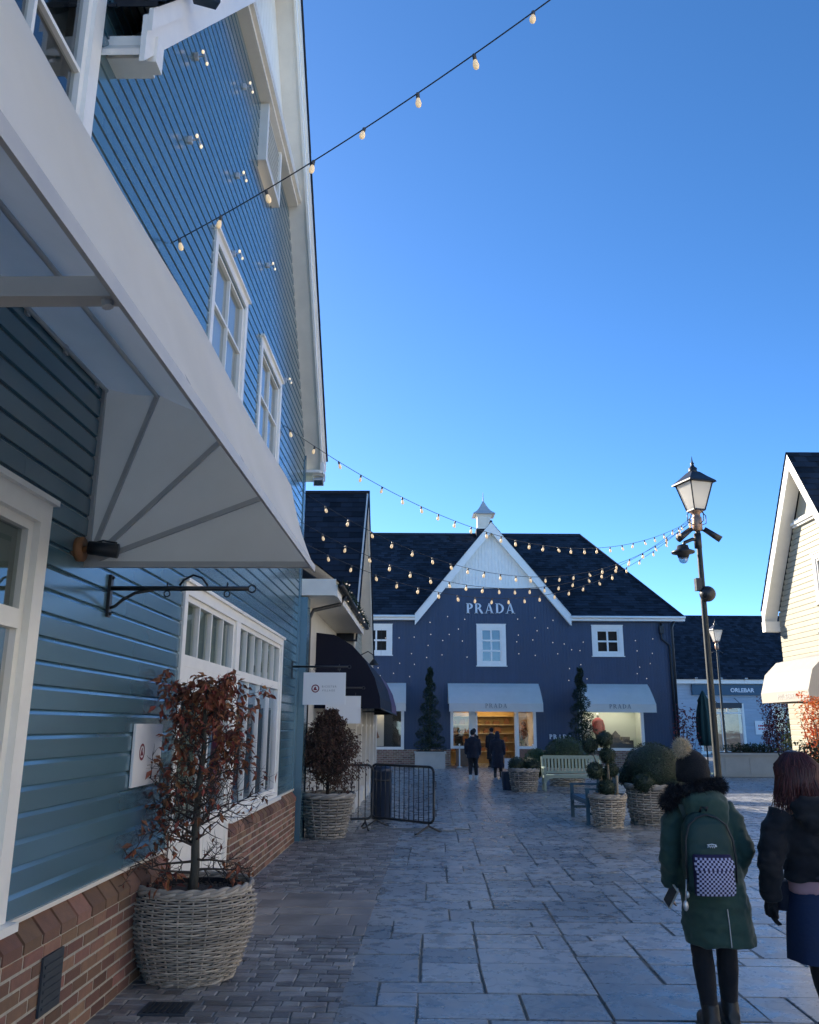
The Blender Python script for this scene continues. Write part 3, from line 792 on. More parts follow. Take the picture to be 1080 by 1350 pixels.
# garland with lights along the low gutter
ga = empty('light_garland', LW(.69, EF + .2, 4.09), 'dark leafy garland with tiny warm lights along the low gutter', 'garland', YAW)
mb = MB(71)
for i in range(1500):
    y = mb.rng.uniform(0, 5.9); a = mb.rng.uniform(0, 2 * PI); r = mb.rng.uniform(.01, .085)
    mb.leaf((r * math.cos(a), y, r * math.sin(a)), (mb.rng.gauss(0, 1), mb.rng.gauss(0, 1), mb.rng.gauss(0, 1)), (0, 0, 1), .07, .025)
mb.build('foliage', 'yew_leaf', ga)
for i in range(34):
    b = MB(i); b.smooth = True; y = .1 + i * .172
    b.ball((b.rng.uniform(-.06, .09), y, b.rng.uniform(-.13, .07)), .016, 8, 6); b.build('bulb', 'fairy_glow', ga)
# little wall lamp on the gable corner
e = empty('wall_lamp', LW(.48, 25.2, 3.62), 'small black swan-neck lamp on the far corner of the cream gable', 'lamp', YAW)
b = MB(5); b.smooth = True; b.tube([(-.3, 0, .2), (-.1, 0, .3), (.05, 0, .2), (.08, 0, .05)], .018, 6); b.build('arm', 'black_metal', e)
b = MB(5); b.smooth = True; b.lathe([(.03, .08), (.06, .04), (.14, -.06), (.15, -.1)], (.08, 0, 0), 14); b.build('lamp_shade', 'black_metal', e)

# ================================================================== NAVY SHOP facing us at the end of the street
PY = 40.0
nv = empty('navy_shop', (3.95, PY, 0), 'navy boarded shop with a white pointed gable, closing the far end of the street', 'shop')
def fn(o, s, z): return (s - 3.95, -o, z)
XL, XR = -20.0, 12.5  # left end stretched out of view so walls and roof block the sun
OP = [(1.95, 5.92, 0, 2.46), (7.98, 10.92, .77, 2.46), (-3.1, -.2, .77, 2.46), (3.27, 4.6, 4.62, 6.46), (8.78, 10.16, 5.1, 6.44), (-2.28, -.84, 5.1, 6.44)]
GA, GB, GAP, EZN = .5, 7.5, (4.0, 11.0), 6.75
gsl = (GAP[1] - EZN) / (GAP[0] - GA)
mb = MB(101)
x = -6.0
while x < XR - .01:                                        # vertical boards
    e = min(x + .145, XR); c = (x + e) / 2
    top = EZN
    if GA < c < GB: top = min(8.28, EZN + gsl * min(c - GA, GB - c))
    iv = [(.73, top)]
    for a, b, z0, z1 in OP:
        if a < c < b: iv = minus(iv, z0, z1)
    for z0, z1 in iv:
        if z1 - z0 < .02: continue
        pr = [(.004, x), (.012, x + .008), (.012, e - .008), (.004, e)]
        v = [fn(o, s, z0) for o, s in pr] + [fn(o, s, z1) for o, s in pr]
        mb.add(v, [(0, 1, 5, 4), (1, 2, 6, 5), (2, 3, 7, 6), (4, 5, 6, 7)])
    x = e
mb.build('boarding', 'navy_paint', nv)
for a, b in ((-6, 1.95), (5.92, XR)):
    mb = MB(102); brickwork(mb, a, b, 0, .73, lambda o, s, z: fn(o + .035, s, z), d=.004)
    pb = mb.build('brick_plinth', 'brick_far', nv)
    mb = MB(103); mb.prism([fn(.036, a, 0), fn(.036, b, 0), fn(.036, b, .735), fn(.036, a, .735)], (0, .3, 0))
    mb.build('mortar_bed', 'mortar', pb)
mb = MB(104)                                               # carcass: side wall, back wall, unseen left length added to shade the street
mb.box(XR - .15 - 3.95, XR - 3.95, .002, 12, 0, EZN); mb.box(XL - 3.95, XR - 3.95 - .2, 11.8, 12, 0, EZN); mb.box(XL - 3.95, -6 - 3.95, 0, .2, 0, EZN)
mb.build('side_wall', 'navy_paint', nv)
# gable: white boarded top, bargeboards, cross roof
mb = MB(105)
x = GA
while x < GB:
    e = min(x + .16, GB)
    za, zb = EZN + gsl * min(x - GA, GB - x), EZN + gsl * min(e - GA, GB - e)
    if max(za, zb) > 8.3:
        za, zb = max(za, 8.3), max(zb, 8.3)
        mb.add([fn(.0, x, 8.3), fn(.016, x + .012, 8.3), fn(.016, e - .012, 8.3), fn(0, e, 8.3), fn(0, x, za), fn(.016, x + .012, za), fn(.016, e - .012, zb), fn(0, e, zb)],
               [(0, 1, 5, 4), (1, 2, 6, 5), (2, 3, 7, 6)])
    x = e
k = (8.3 - EZN) / gsl
mb.prism([fn(.09, GA + k, 8.24), fn(.09, GB - k, 8.24), fn(.09, GB - k - .07, 8.36), fn(.09, GA + k + .07, 8.36)], (0, .1, 0))
mb.build('gable_boarding', 'white_paint', nv)
W_ = .34
for sd in (-1, 1):
    f0 = (GA - .22) if sd < 0 else (GB + .22); zf = EZN - .22 * gsl
    cs = math.sqrt(1 + gsl * gsl)
    mb = MB(106); mb.prism([fn(.34, f0, zf - .06), fn(.34, GAP[0], GAP[1] - .06), fn(.34, GAP[0], GAP[1] + W_ * cs - .06), fn(.34, f0, zf + W_ * cs - .06)], (0, .04, 0))
    mb.prism([fn(.30, f0, zf - .02), fn(.30, GAP[0], GAP[1] - .02), fn(.30, GAP[0], GAP[1] + .03), fn(.30, f0, zf + .03)], (0, .30, 0))
    mb.build('bargeboard', 'white_paint', nv)
# main roof: eave z, ridge
RZ, RY = 12.25, 6.0; EO = .32; rs = (RZ - (EZN + .12)) / (RY + EO); E0 = EZN + .12
xg = GAP[1] + .48; yv = (xg - E0) / rs - EO
for poly in ([(XL - 3.95, -EO, E0), (GA - .2 - 3.95, -EO, E0), (GAP[0] - 3.95, yv, xg), (GAP[0] - 3.95, RY, RZ), (XL - 3.95, RY, RZ)],
             [(GB + .2 - 3.95, -EO, E0), (XR + .6 - 3.95, -EO, E0), (9.65 - 3.95, RY, RZ), (GAP[0] - 3.95, RY, RZ), (GAP[0] - 3.95, yv, xg)],
             [(XR + .6 - 3.95, -EO, E0), (XR + .6 - 3.95, 12.3, E0), (9.65 - 3.95, RY, RZ)],
             [(XR + .6 - 3.95, 12.3, E0), (XL - 3.95, 12.3, E0), (XL - 3.95, RY, RZ), (9.65 - 3.95, RY, RZ)]):
    slates(poly, seed=108, course=.24, width=.34).build('roof', 'slate_plain', nv)
for sd in (-1, 1):
    f0 = (GA - .24) if sd < 0 else (GB + .24); zf = E0
    slates([(f0 - 3.95, -.35, zf), (f0 - 3.95, -EO, zf), (GAP[0] - 3.95, yv, xg), (GAP[0] - 3.95, -.35, xg)], seed=109, course=.24).build('roof', 'slate_plain', nv)
mb = MB(110); mb.smooth = True
mb.tube([(XL - 3.95, RY, RZ + .03), (9.65 - 3.95, RY, RZ + .03)], .09, 8); mb.tube([(9.65 - 3.95, RY, RZ + .02), (XR + .55 - 3.95, -EO, E0 + .03)], .07, 8)
mb.tube([(GAP[0] - 3.95, -.33, xg + .02), (GAP[0] - 3.95, yv, xg + .02)], .07, 8)
mb.build('ridge', 'slate', nv)
for a, b in ((-6.5, GA - .2), (GB + .22, XR + .62)):
    mb = MB(111); mb.box(a - 3.95, b - 3.95, -EO - .03, -EO, E0 - .2, E0 + .01); mb.box(a - 3.95, b - 3.95, -EO - .002, -.015, E0 - .2, E0 - .17)
    mb.smooth = True; mb.tube([(a - 3.95, -EO - .1, E0 - .04), (b - 3.95, -EO - .1, E0 - .04)], .06, 8)
    mb.build('gutter', 'white_paint', nv)
mb = MB(112); mb.smooth = True
x = XR - .12 - 3.95
mb.tube([(x - .35, -.1, E0 - .25), (x - .35, -.1, 5.85), (x + .0, -.1, 5.55), (x, -.1, 0)], .055, 8)
mb.tube([(x + .28, -.2, E0 - .1), (x + .14, -.16, E0 - .5), (x + .1, -.16, 0)], .06, 8); mb.smooth = False
mb.box(x - .45, x - .25, -.2, -.03, 6.1, 6.45)
mb.build('downpipe', 'black_metal', nv)
# cupola
cp = MB(113); cx = 4.2 - 3.95
cp.box(cx - .45, cx + .45, RY - .45, RY + .45, RZ - .5, RZ + .28); cq = cp.build('cupola_base', 'slate', nv)
cp = MB(114); cp.box(cx - .37, cx + .37, RY - .37, RY + .37, RZ + .28, RZ + 1.12); cp.box(cx - .43, cx + .43, RY - .43, RY + .43, RZ + 1.02, RZ + 1.12); cp.box(cx - .42, cx + .42, RY - .42, RY + .42, RZ + .281, RZ + .36)
for i in range(7): 
    for a in (-1,): cp.box(cx - .27, cx + .27, RY - .40, RY - .365, RZ + .42 + i * .08, RZ + .46 + i * .08)
cp.build('cupola', 'cream_trim', nv)
cp = MB(115)
cp.loft([[Vector((cx + sx * r, RY + sy * r, RZ + z)) for sx, sy in ((-1, -1), (1, -1), (1, 1), (-1, 1))] for r, z in ((.62, 1.12), (.60, 1.17), (.40, 1.33), (.25, 1.55), (.12, 1.8), (.035, 1.98), (.012, 2.5))])
cp.build('cupola_roof', 'frame_metal', nv)
# windows
window(nv, fn, 3.23, 4.62, 4.56, 6.5, 2, 3, casing=.2, bar=.08, rail=.08, back='sage_blind', backd=.12, sill=True)
window(nv, fn, 8.72, 10.21, 5.04, 6.48, 2, 2, casing=.2, bar=.08, rail=.08, back='dark_room')
window(nv, fn, -2.32, -.79, 5.04, 6.48, 2, 2, casing=.2, bar=.08, rail=.08, back='dark_room')
# entrance and display windows
def bx(mb, s0, s1, z0, z1, o0, o1):
    v = [fn(o, s, z) for o in (o0, o1) for s, z in ((s0, z0), (s1, z0), (s1, z1), (s0, z1))]
    mb.add(v, [(3, 2, 1, 0), (4, 5, 6, 7), (0, 1, 5, 4), (1, 2, 6, 5), (2, 3, 7, 6), (3, 0, 4, 7)])
mb = MB(120)
for s0, s1 in ((1.95, 2.08), (2.82, 3.12), (4.93, 5.12), (5.8, 5.93)): bx(mb, s0, s1, .0 if 2.5 < s0 < 5.5 else .78, 2.5, -.1, .06)
bx(mb, 2.08, 2.82, .78, .9, -.1, .06); bx(mb, 5.12, 5.8, .78, .9, -.1, .06); bx(mb, 1.951, 5.929, 2.5, 2.62, -.1, .062)
en = mb.build('entrance', 'white_paint', nv)
for s0, s1 in ((2.08, 2.82), (5.12, 5.8)):
    mb = MB(121); mb.add([fn(-.03, s0, .9), fn(-.03, s1, .9), fn(-.03, s1, 2.5), fn(-.03, s0, 2.5)], [(0, 1, 2, 3)])
    mb.build('pane', 'pane_clear', en)
mb = MB(122); bx(mb, 2.2, 2.82, 0, .78, -.02, .03); bx(mb, 5.12, 5.85, 0, .78, -.02, .03); mb.build('stall_riser', 'brick_far', en)
mb = MB(123)                                               # white door leaves folded open
for s, t in ((3.13, -1), (4.93, 1)):
    v0 = (s, .06); 
    bx(mb, s - .02, s + .02, .02, 2.4, .07, .16); bx(mb, s - .02, s + .02, .02, 2.4, .65, .75); bx(mb, s - .021, s + .021, .021, .14, .161, .649); bx(mb, s - .021, s + .021, 2.28, 2.399, .161, .649)
mb.build('door_leaf', 'white_paint', en)
# room: warm lit shelves
mb = MB(124)
bx(mb, 1.9, 6.0, -.02, 2.7, -3.6, -3.5); bx(mb, 1.88, 1.95, -.02, 2.7, -3.5, -.12); bx(mb, 5.95, 6.02, -.02, 2.7, -3.5, -.12)
bx(mb, 1.951, 5.949, 2.68, 2.72, -3.499, -.12)
mb.build('shop_room', 'shelf_wall', en)
mb = MB(125)
for z in (.55, 1.0, 1.42, 1.84, 2.25): bx(mb, 2.0, 5.9, z, z + .04, -3.49, -3.1)
mb.build('shelf', 'gold', en)
rg = random.Random(4)
for z in (.59, 1.04, 1.46, 1.88):
    s = 2.15
    while s < 5.7:
        w = rg.uniform(.2, .4); h = rg.uniform(.14, .28)
        if rg.random() < .75:
            mb = MB(126); mb.loft([[Vector(fn(-3.28 + oy * .08, s + w / 2 + ox * w / 2 * t, z + zz * h)) for ox, oy in ((-1, -1), (1, -1), (1, 1), (-1, 1))] for t, zz in ((1, 0), (1, .5), (.8, 1))])
            mb.tube([fn(-3.28, s + w * .3, z + h), fn(-3.28, s + w * .4, z + h * 1.4), fn(-3.28, s + w * .6, z + h * 1.4), fn(-3.28, s + w * .7, z + h)], .012, 5); mb.build('handbag', 'leather_tan', en)
        s += w + rg.uniform(.12, .35)
mb = MB(127)
for y in (-.8, -1.9, -3.0): bx(mb, 2.6, 5.2, 2.66, 2.675, y - .1, y + .1)
mb.build('ceiling_light', 'shop_light', en)
# right window
mb = MB(128)
bx(mb, 7.96, 8.1, .72, 2.5, -.1, .06); bx(mb, 10.8, 10.94, .72, 2.5, -.1, .06); bx(mb, 8.1, 10.8, .72, .84, -.1, .07); bx(mb, 7.961, 10.939, 2.5, 2.6, -.1, .05)
rw = mb.build('display_window', 'white_paint', nv); rw['label'] = 'right display window with a red jacket inside'
mb = MB(129); mb.add([fn(-.03, 8.1, .84), fn(-.03, 10.8, .84), fn(-.03, 10.8, 2.5), fn(-.03, 8.1, 2.5)], [(0, 1, 2, 3)]); mb.build('pane', 'pane_clear', rw)
mb = MB(130); bx(mb, 8.0, 10.9, .75, 2.7, -1.4, -1.3); bx(mb, 7.94, 8.0, .75, 2.7, -1.3, -.12); bx(mb, 10.9, 10.96, .75, 2.7, -1.3, -.12); bx(mb, 8.0, 10.9, .70, .82, -1.3, -.11); bx(mb, 8.001, 10.899, 2.7, 2.74, -1.3, -.12)
mb.build('display_room', 'display_wall', rw)
mb = MB(131); bx(mb, 8.3, 10.6, 2.66, 2.69, -.9, -.4); mb.build('ceiling_light', 'shop_light_cool', rw)
mb = MB(132); bx(mb, 9.55, 10.55, .82, 1.18, -1.0, -.5); bx(mb, 9.6, 9.95, 1.18, 1.42, -.95, -.55); bx(mb, 10.05, 10.4, 1.18, 1.34, -.95, -.55); mb.prism([fn(-.7, 9.6, 1.42), fn(-.7, 9.95, 1.42), fn(-.7, 9.78, 1.62)], (0, .08, 0)); mb.build('display_box', 'dark_slate_plate', rw)
def mannequin(s, label, jm, tm):
    e = empty('mannequin', (s, PY + .75, .82), label, 'mannequin')
    b = MB(1)
    for sx in (-1, 1): b.tube([(sx * .09, 0, .02), (sx * .085, 0, .4), (sx * .08, 0, .72)], [.055, .065, .085], 10)
    b.ball((0, 0, .72), (.15, .1, .12)); fuse(b, 'trousers', tm, e, .025, 3)
    b = MB(1); b.loft([[Vector((rx * math.cos(t), ry * math.sin(t), z)) for t in [2 * PI * k / 16 for k in range(16)]] for rx, ry, z in ((.19, .13, .62), (.2, .14, .85), (.19, .13, 1.05), (.21, .13, 1.25), (.17, .1, 1.34), (.06, .06, 1.4))])
    for sx in (-1, 1): b.tube([(sx * .19, 0, 1.28), (sx * .27, 0, 1.0), (sx * .27, -.04, .72)], [.065, .06, .05], 10)
    fuse(b, 'jacket', jm, e, .025, 3, .008)
    b = MB(1); b.ball((0, 0, 1.5), (.075, .09, .11)); b.tube([(0, 0, 1.36), (0, 0, 1.45)], .045); fuse(b, 'head', 'display_wall', e, .02, 2)
    return e
mannequin(8.98, 'mannequin in a red jacket in the right navy shop window', 'red_jacket', 'navy_coat')
mannequin(8.4, 'mannequin in a pale outfit at the left edge of the right navy shop window', 'canvas_white', 'poster_warm')
# left window
mb = MB(133)
bx(mb, -3.1, -2.95, .72, 2.5, -.1, .06); bx(mb, -.34, -.2, .72, 2.5, -.1, .06); bx(mb, -2.95, -.34, .72, .84, -.1, .07); bx(mb, -3.099, -.201, 2.5, 2.6, -.1, .05)
lw_ = mb.build('display_window', 'white_paint', nv); lw_['label'] = 'left display window with a warm lit picture panel'
mb = MB(134); mb.add([fn(-.03, -2.95, .84), fn(-.03, -.34, .84), fn(-.03, -.34, 2.5), fn(-.03, -2.95, 2.5)], [(0, 1, 2, 3)]); mb.build('pane', 'pane_clear', lw_)
mb = MB(135); bx(mb, -3.0, -.3, .75, 2.7, -1.4, -1.3); bx(mb, -3.06, -3.0, .75, 2.7, -1.3, -.12); bx(mb, -.3, -.24, .75, 2.7, -1.3, -.12); bx(mb, -3.0, -.3, .70, .82, -1.3, -.11); mb.build('display_room', 'dark_room', lw_)
mb = MB(136); bx(mb, -2.7, -1.15, .86, 2.5, -.5, -.46); pn = mb.build('picture_panel', 'poster_warm', lw_)
mb = MB(137); mb.prism([fn(-.455, s, z) for s, z in ((-2.0, 1.3), (-1.75, 1.1), (-1.35, 1.25), (-1.45, 1.5), (-1.6, 1.9), (-1.7, 2.35), (-1.95, 2.4), (-2.1, 1.9))], (0, -.004, 0)); mb.build('picture_shape', 'poster_tan', pn)
mb = MB(138); bx(mb, -2.8, -.5, 2.6, 2.63, -.4, -.15); mb.build('ceiling_light', 'shop_light_cool', lw_)
# white awnings with lettering on the valance
def shop_awning(s0, s1, label):
    e = empty('awning', ((s0 + s1) / 2, PY, 2.42), label, 'awning', 0, 'white awnings of the navy shop')
    w = (s1 - s0) / 2; D = 1.25
    b = MB(5); n = 8
    rows = [(0, 1.32), (-.32, 1.14), (-.65, .90), (-.95, .65), (-D, .37), (-D - .005, .36), (-D - .01, 0)]
    b.loft([[Vector((-w + 2 * w * k / n * 1.0 + (0), y + .0, z - .012 * math.sin(PI * k / n * 4) ** 2 * (1 if 0 < i < 4 else 0))) for k in range(n + 1)] for i, (y, z) in enumerate(rows)], False, False)
    b.build('canopy', 'canvas_white', e)
    for sx in (-w, w):
        b = MB(6); b.add([(sx, 0, .37)] + [(sx, y, z) for y, z in rows[:5]], [(0, i, i + 1) for i in range(1, 5)]); b.build('side_panel', 'canvas_white', e)
    b = MB(7); b.tube([(-w, -D + .02, .36), (w, -D + .02, .36)], .018, 6)
    for sx in (-w + .02, w - .02): b.tube([(sx, 0, .38), (sx, -D + .02, .36)], .014, 6)
    b.build('frame', 'rail_metal', e)
    return e
def serif_word(parent, mtx, h, m, name='lettering', weight=1.0, gap=.20):
    """the five capitals P R A D A drawn as flat serif letters"""
    t = .2 * h * weight; th = .09 * h * weight; sf = .055 * h; b = MB(1); b.X = mtx; x = 0; dz = .0
    def R(x0, x1, y0, y1): b.add([(x0, y0, 0), (x1, y0, 0), (x1, y1, 0), (x0, y1, 0), (x0, y0, -.03), (x1, y0, -.03), (x1, y1, -.03), (x0, y1, -.03)], [(0, 1, 2, 3), (0, 4, 5, 1), (1, 5, 6, 2), (2, 6, 7, 3), (3, 7, 4, 0)])
    def poly(p): b.add([(q[0], q[1], 0) for q in p] + [(q[0], q[1], -.03) for q in p], [tuple(range(len(p)))] + [(i, i + len(p), (i + 1) % len(p) + len(p), (i + 1) % len(p)) for i in range(len(p))])
    def bowl(cx, y0, y1, w):
        n = 10; cy = (y0 + y1) / 2; ry = (y1 - y0) / 2
        o = [(cx + w * math.sin(PI * k / n), cy + ry * math.cos(PI * k / n)) for k in range(n + 1)]
        i_ = [(cx + (w - t) * math.sin(PI * k / n), cy + (ry - th) * math.cos(PI * k / n)) for k in range(n + 1)]
        for k in range(n): poly([o[k], i_[k], i_[k + 1], o[k + 1]])
    total = 0; widths = dict(P=.62, R=.78, A=.86, D=.80)
    W = sum(widths[c] for c in 'PRADA') * h + gap * h * 4; x = -W / 2
    for c in 'PRADA':
        w = widths[c] * h
        if c in 'PRD':
            R(x + .04 * h, x + .04 * h + t, 0, h); R(x - .03 * h, x + t + .11 * h, 0, sf); R(x - .03 * h, x + t + .06 * h, h - sf, h)
        if c == 'P': bowl(x + t, .42 * h, h, w - t)
        if c == 'R':
            bowl(x + t, .44 * h, h, w * .80 - t); poly([(x + t + .12 * h, .48 * h), (x + w - t * .9, 0), (x + w + .04 * h, 0), (x + t + .12 * h + t * 1.05, .48 * h)])
        if c == 'D': bowl(x + t, 0, h, w - t)
        if c == 'A':
            poly([(x + .06 * h, 0), (x + .06 * h + th, 0), (x + w * .52, h), (x + w * .44, h)]); poly([(x + w - .06 * h - t, 0), (x + w - .06 * h, 0), (x + w * .56, h), (x + w * .40, h)])
            R(x + .2 * h, x + w - .25 * h, .28 * h, .28 * h + th * .8); R(x - .02 * h, x + .22 * h, 0, sf); R(x + w - .32 * h, x + w + .02 * h, 0, sf)
        x += w + gap * h
    return b.build(name, m, parent, recalc=False)
for s0, s1, lb in ((1.84, 6.1, 'middle white awning, over the entrance of the navy shop'), (7.95, 11.22, 'right white awning, over the window with the red jacket'), (-3.4, -.12, 'left white awning of the navy shop, half hidden behind the navy hood')):
    e = shop_awning(s0, s1, lb)
    serif_word(e, face_matrix((0, -1.275, .17), (1, 0, 0)), .19, 'text_grey', 'lettering', .8, .3)
sg = MB(1); lt = serif_word(nv, face_matrix(fn(.07, 3.92, 7.02), (1, 0, 0)), .5, 'text_white', 'shop_name', 1.0, .18)
serif_word(nv, face_matrix(fn(.05, 7.05, 1.22), (1, 0, 0)), .22, 'text_white', 'wall_lettering', 1.1, .2)
# curtain of fairy lights hung down the navy front
fc = empty('fairy_light_curtain', (3.95, PY - .5, 6.4), 'fairy lights hanging on thin wires down the navy shop front', 'fairy lights')
rg = random.Random(8); wires = MB(1)
for sx in (-1.3, -.6, .2, 1.0, 1.75, 2.55, 5.3, 6.0, 6.75, 7.45, 8.2, 10.7, 11.3):
    zt = 6.2 + (1.0 if .8 < sx < 7.2 else 0); n = 3
    wires.tube([(sx - 3.95, 0, zt - 6.4), (sx - 3.95, 0, 4.3 - 6.4)], .004, 4)
    for k in range(4):
        z = zt - .35 - k * .55 - rg.random() * .35
        b = MB(1); b.smooth = True; b.ball((sx - 3.95 + rg.uniform(-.22, .22), rg.uniform(-.15, .15), z - 6.4), (.020, .020, .028), 8, 6); b.build('bulb', 'fairy_glow', fc)
wires.build('wire', 'navy_paint', fc)

# ================================================================== FAR PALE SHOP
FY = 58.0
fs = empty('pale_blue_shop', (21, FY, 0), 'low pale blue boarded shop with dark roof, farthest away on the right', 'shop')
def ff(o, s, z): return (s - 21, -o, z)
OPF = [(19.6, 22.7, .0, 3.35), (24.6, 26.4, 1.4, 3.35)]
def rows_far(z):
    iv = [(14.5, 31)]
    for a, b, c, d in OPF:
        if c < z < d: iv = minus(iv, a, b)
    return iv
mb = MB(201); siding(mb, 0, 4.75, .19, rows_far, ff); mb.build('weatherboarding', 'pale_blue_siding', fs)
mb = MB(202); mb.box(-6.5, 10, .02, 10, 0, .01); mb.box(-6.5, -6.3, .02, 9, .02, 4.7); mb.box(-6.5, 10, 8.8, 9, .02, 4.7); mb.build('side_wall', 'pale_blue_siding', fs)
mb = MB(203); mb.box(-6.6, 10.2, -.40, -.36, 4.68, 4.98); mb.box(-6.6, 10.2, -.36, 0, 4.68, 4.72)
for k in range(8): mb.box(-5 + k * 1.7, -4.8 + k * 1.7, -.46, -.40, 4.82, 5.06)
mb.build('gutter', 'white_paint', fs)
slates([(-6.8, -.5, 4.96), (10.5, -.5, 4.96), (10.5, 5, 10.0), (-6.8, 5, 10.0)], seed=204).build('roof', 'slate_plain', fs)
slates([(10.5, 10.5, 4.96), (-6.8, 10.5, 4.96), (-6.8, 5, 10.0), (10.5, 5, 10.0)], seed=205).build('roof', 'slate_plain', fs)
mb = MB(206); mb.box(-1.75, 9, -.22, -.03, 3.92, 4.62); sb = mb.build('fascia_sign', 'sign_blue', fs)
text('shop_name', 'ORLEBAR', .37, 'text_white', sb, face_matrix(ff(.235, 22.62, 4.24), (1, 0, 0)), .01, 1.02, 'CENTER', .012)
window(fs, ff, 19.6, 22.7, .1, 3.35, 2, 1, casing=.14, bar=.1, toprow=(2.75, 3), back='room_brown', backd=1.2, glassm='pane_clear')
window(fs, ff, 24.6, 26.4, 1.4, 3.35, 2, 2, casing=.14, bar=.08, back='sage_blind')
mb = MB(207); mb.box(-.55, 1.25, -.9, -.85, 3.05, 3.4); mb.bar((-.4, -.88, 3.4), (-.4, -.02, 3.75), .03); mb.bar((1.1, -.88, 3.4), (1.1, -.02, 3.75), .03); mb.build('hanging_board', 'dark_slate_plate', fs)
mb = MB(208); mb.box(23.35 - 21, 24.7 - 21, -.06, -.022, 1.35, 2.25); nb = mb.build('notice', 'sign_white', fs)
mb = MB(209)
for r in range(2):
    x = 23.55 - 21
    while x < 24.5 - 21:
        w = mb.rng.uniform(.05, .11); mb.box(x, x + w, -.066, -.061, 1.86 - r * .2, 1.98 - r * .2); x += w + .035
mb.build('notice_text', 'sign_red', nb)

# ================================================================== CREAM HOUSE on the right
cr = empty('cream_house', (10.2, 20.7, 0), 'sunlit cream weatherboarded house with steep gable and dark roof, on the right', 'house')
def fr(o, s, z): return (-o, s - 20.7, z)
CN, CF, CE, CT = 18.3, 22.95, 4.75, 8.25
CM = (CN + CF) / 2; cs_ = (CT - CE) / (CF - CM)
def rows_cr(z):
    if z < CE: iv = [(CN, CF)]
    else:
        k = (z - CE) / cs_; iv = [(CN + k, CF - k)] if CF - k > CN + k else []
    for a, b, c, d in ((19.3, 20.6, 4.85, 5.95),):
        if c < z < d: iv = minus(iv, a, b)
    return iv
mb = MB(301); siding(mb, .5, 6.88, .135, rows_cr, fr, depth=.02, groove=.03); mb.build('weatherboarding', 'cream_siding', cr)
mb = MB(302)
mb.prism([(0.0, CN + (6.95 - CE) / cs_ - 20.7, 6.95), (0.0, CF - (6.95 - CE) / cs_ - 20.7, 6.95), (0.0, CM - 20.7, CT)], (.05, 0, 0)); mb.build('gable_panel', 'cream_siding', cr)
mb = MB(303); mb.box(-.10, -.02, CN + 1.4 - 20.7, CF - 1.55 - 20.7, 6.86, 6.92); mb.box(-.15, -.02, CN + 1.4 - 20.7, CF - 1.55 - 20.7, 6.92, 6.98); mb.box(-.09, -.02, CN + 1.45 - 20.7, CF - 1.6 - 20.7, 6.98, 7.06); mb.build('gable_moulding', 'white_paint', cr)
mb = MB(304); mb.box(.002, 11, CF - .03 - 20.7, CF - 20.7, 0, CE + .02); mb.box(.002, 11, CN - 20.7, CN + .03 - 20.7, 0, CE + .02); mb.build('side_wall', 'cream_siding', cr)
mb = MB(3041); brickwork(mb, CN, CF, 0, .5, lambda o, s, z: fr(o + .02, s, z)); mb.box(-.02, .1, CN - 20.7, CF - 20.7, 0, .5); mb.build('brick_plinth', 'brick_far', cr)
c_ = math.sqrt(1 + cs_ * cs_)
for sd in (1, -1):
    ex = .2; s0 = (CF + ex if sd > 0 else CN - ex) - 20.7; zb = CE - ex * cs_ + .35; m0 = CM - 20.7; d = .35
    mb = MB(305); mb.prism([(-.36, s0, zb - d), (-.36, m0, CT + .35 - d), (-.36, m0, CT + .35 + .1), (-.36, s0, zb + .1)], (-.035, 0, 0))
    mb.prism([(-.36, s0, zb - .2), (-.36, m0, CT + .15), (-.36, m0, CT + .2), (-.36, s0, zb - .15)], (.36, 0, 0))
    mb.box(-.42, .0, min(s0, s0 - sd * .22), max(s0, s0 - sd * .22), zb - .48, zb - .2)
    mb.build('bargeboard', 'white_paint', cr)
    slates([(-.42, s0, zb + .11), (12, s0, zb + .11), (12, m0, CT + .46), (-.42, m0, CT + .46)], seed=306 + sd).build('roof', 'slate_plain', cr)
window(cr, fr, 19.22, 20.68, 4.78, 6.0, 2, 2, casing=.13, bar=.05, back='canvas_cream', backd=.06, glassm='pane_clear')
floodlight((9.92, 19.9, 3.95), rad(-90), rad(20), 'grey floodlight on the cream boards above the cream awning', 'frame_metal', 1.9)
# cream awning
ca = empty('awning', (10.18, 18.6, 2.35), 'cream box awning in full sun on the cream house', 'awning')
CP = [(-.02, 1.2), (-1.0, .98), (-1.31, .68), (-1.44, .25), (-1.45, .235), (-1.44, 0)]
mb = MB(310)
mb.loft([[Vector((x, y, z)) for x, z in CP] for y in (0, .63, 1.25, 1.9, 2.52)], False, False); mb.build('canopy', 'canvas_cream', ca)
for y in (0, 2.52):
    mb = MB(311); mb.add([(-.02, y, .0)] + [(x, y, z) for x, z in CP], [(0, i, i + 1) for i in range(1, len(CP))]); mb.build('side_panel', 'canvas_cream', ca)
mb = MB(312); mb.tube([(-1.42, 0, .01), (-1.42, 2.52, .01)], .018, 6); mb.tube([(-.02, .03, .02), (-1.42, .03, .02)], .018, 6); mb.tube([(-.02, 2.49, .02), (-1.42, 2.49, .02)], .018, 6); mb.build('frame', 'black_metal', ca)
text('lettering', 'MULBERRY', .17, 'text_pale', ca, face_matrix((-1.452, 1.1, .115), (0, -1, 0)), .001, 1.25)

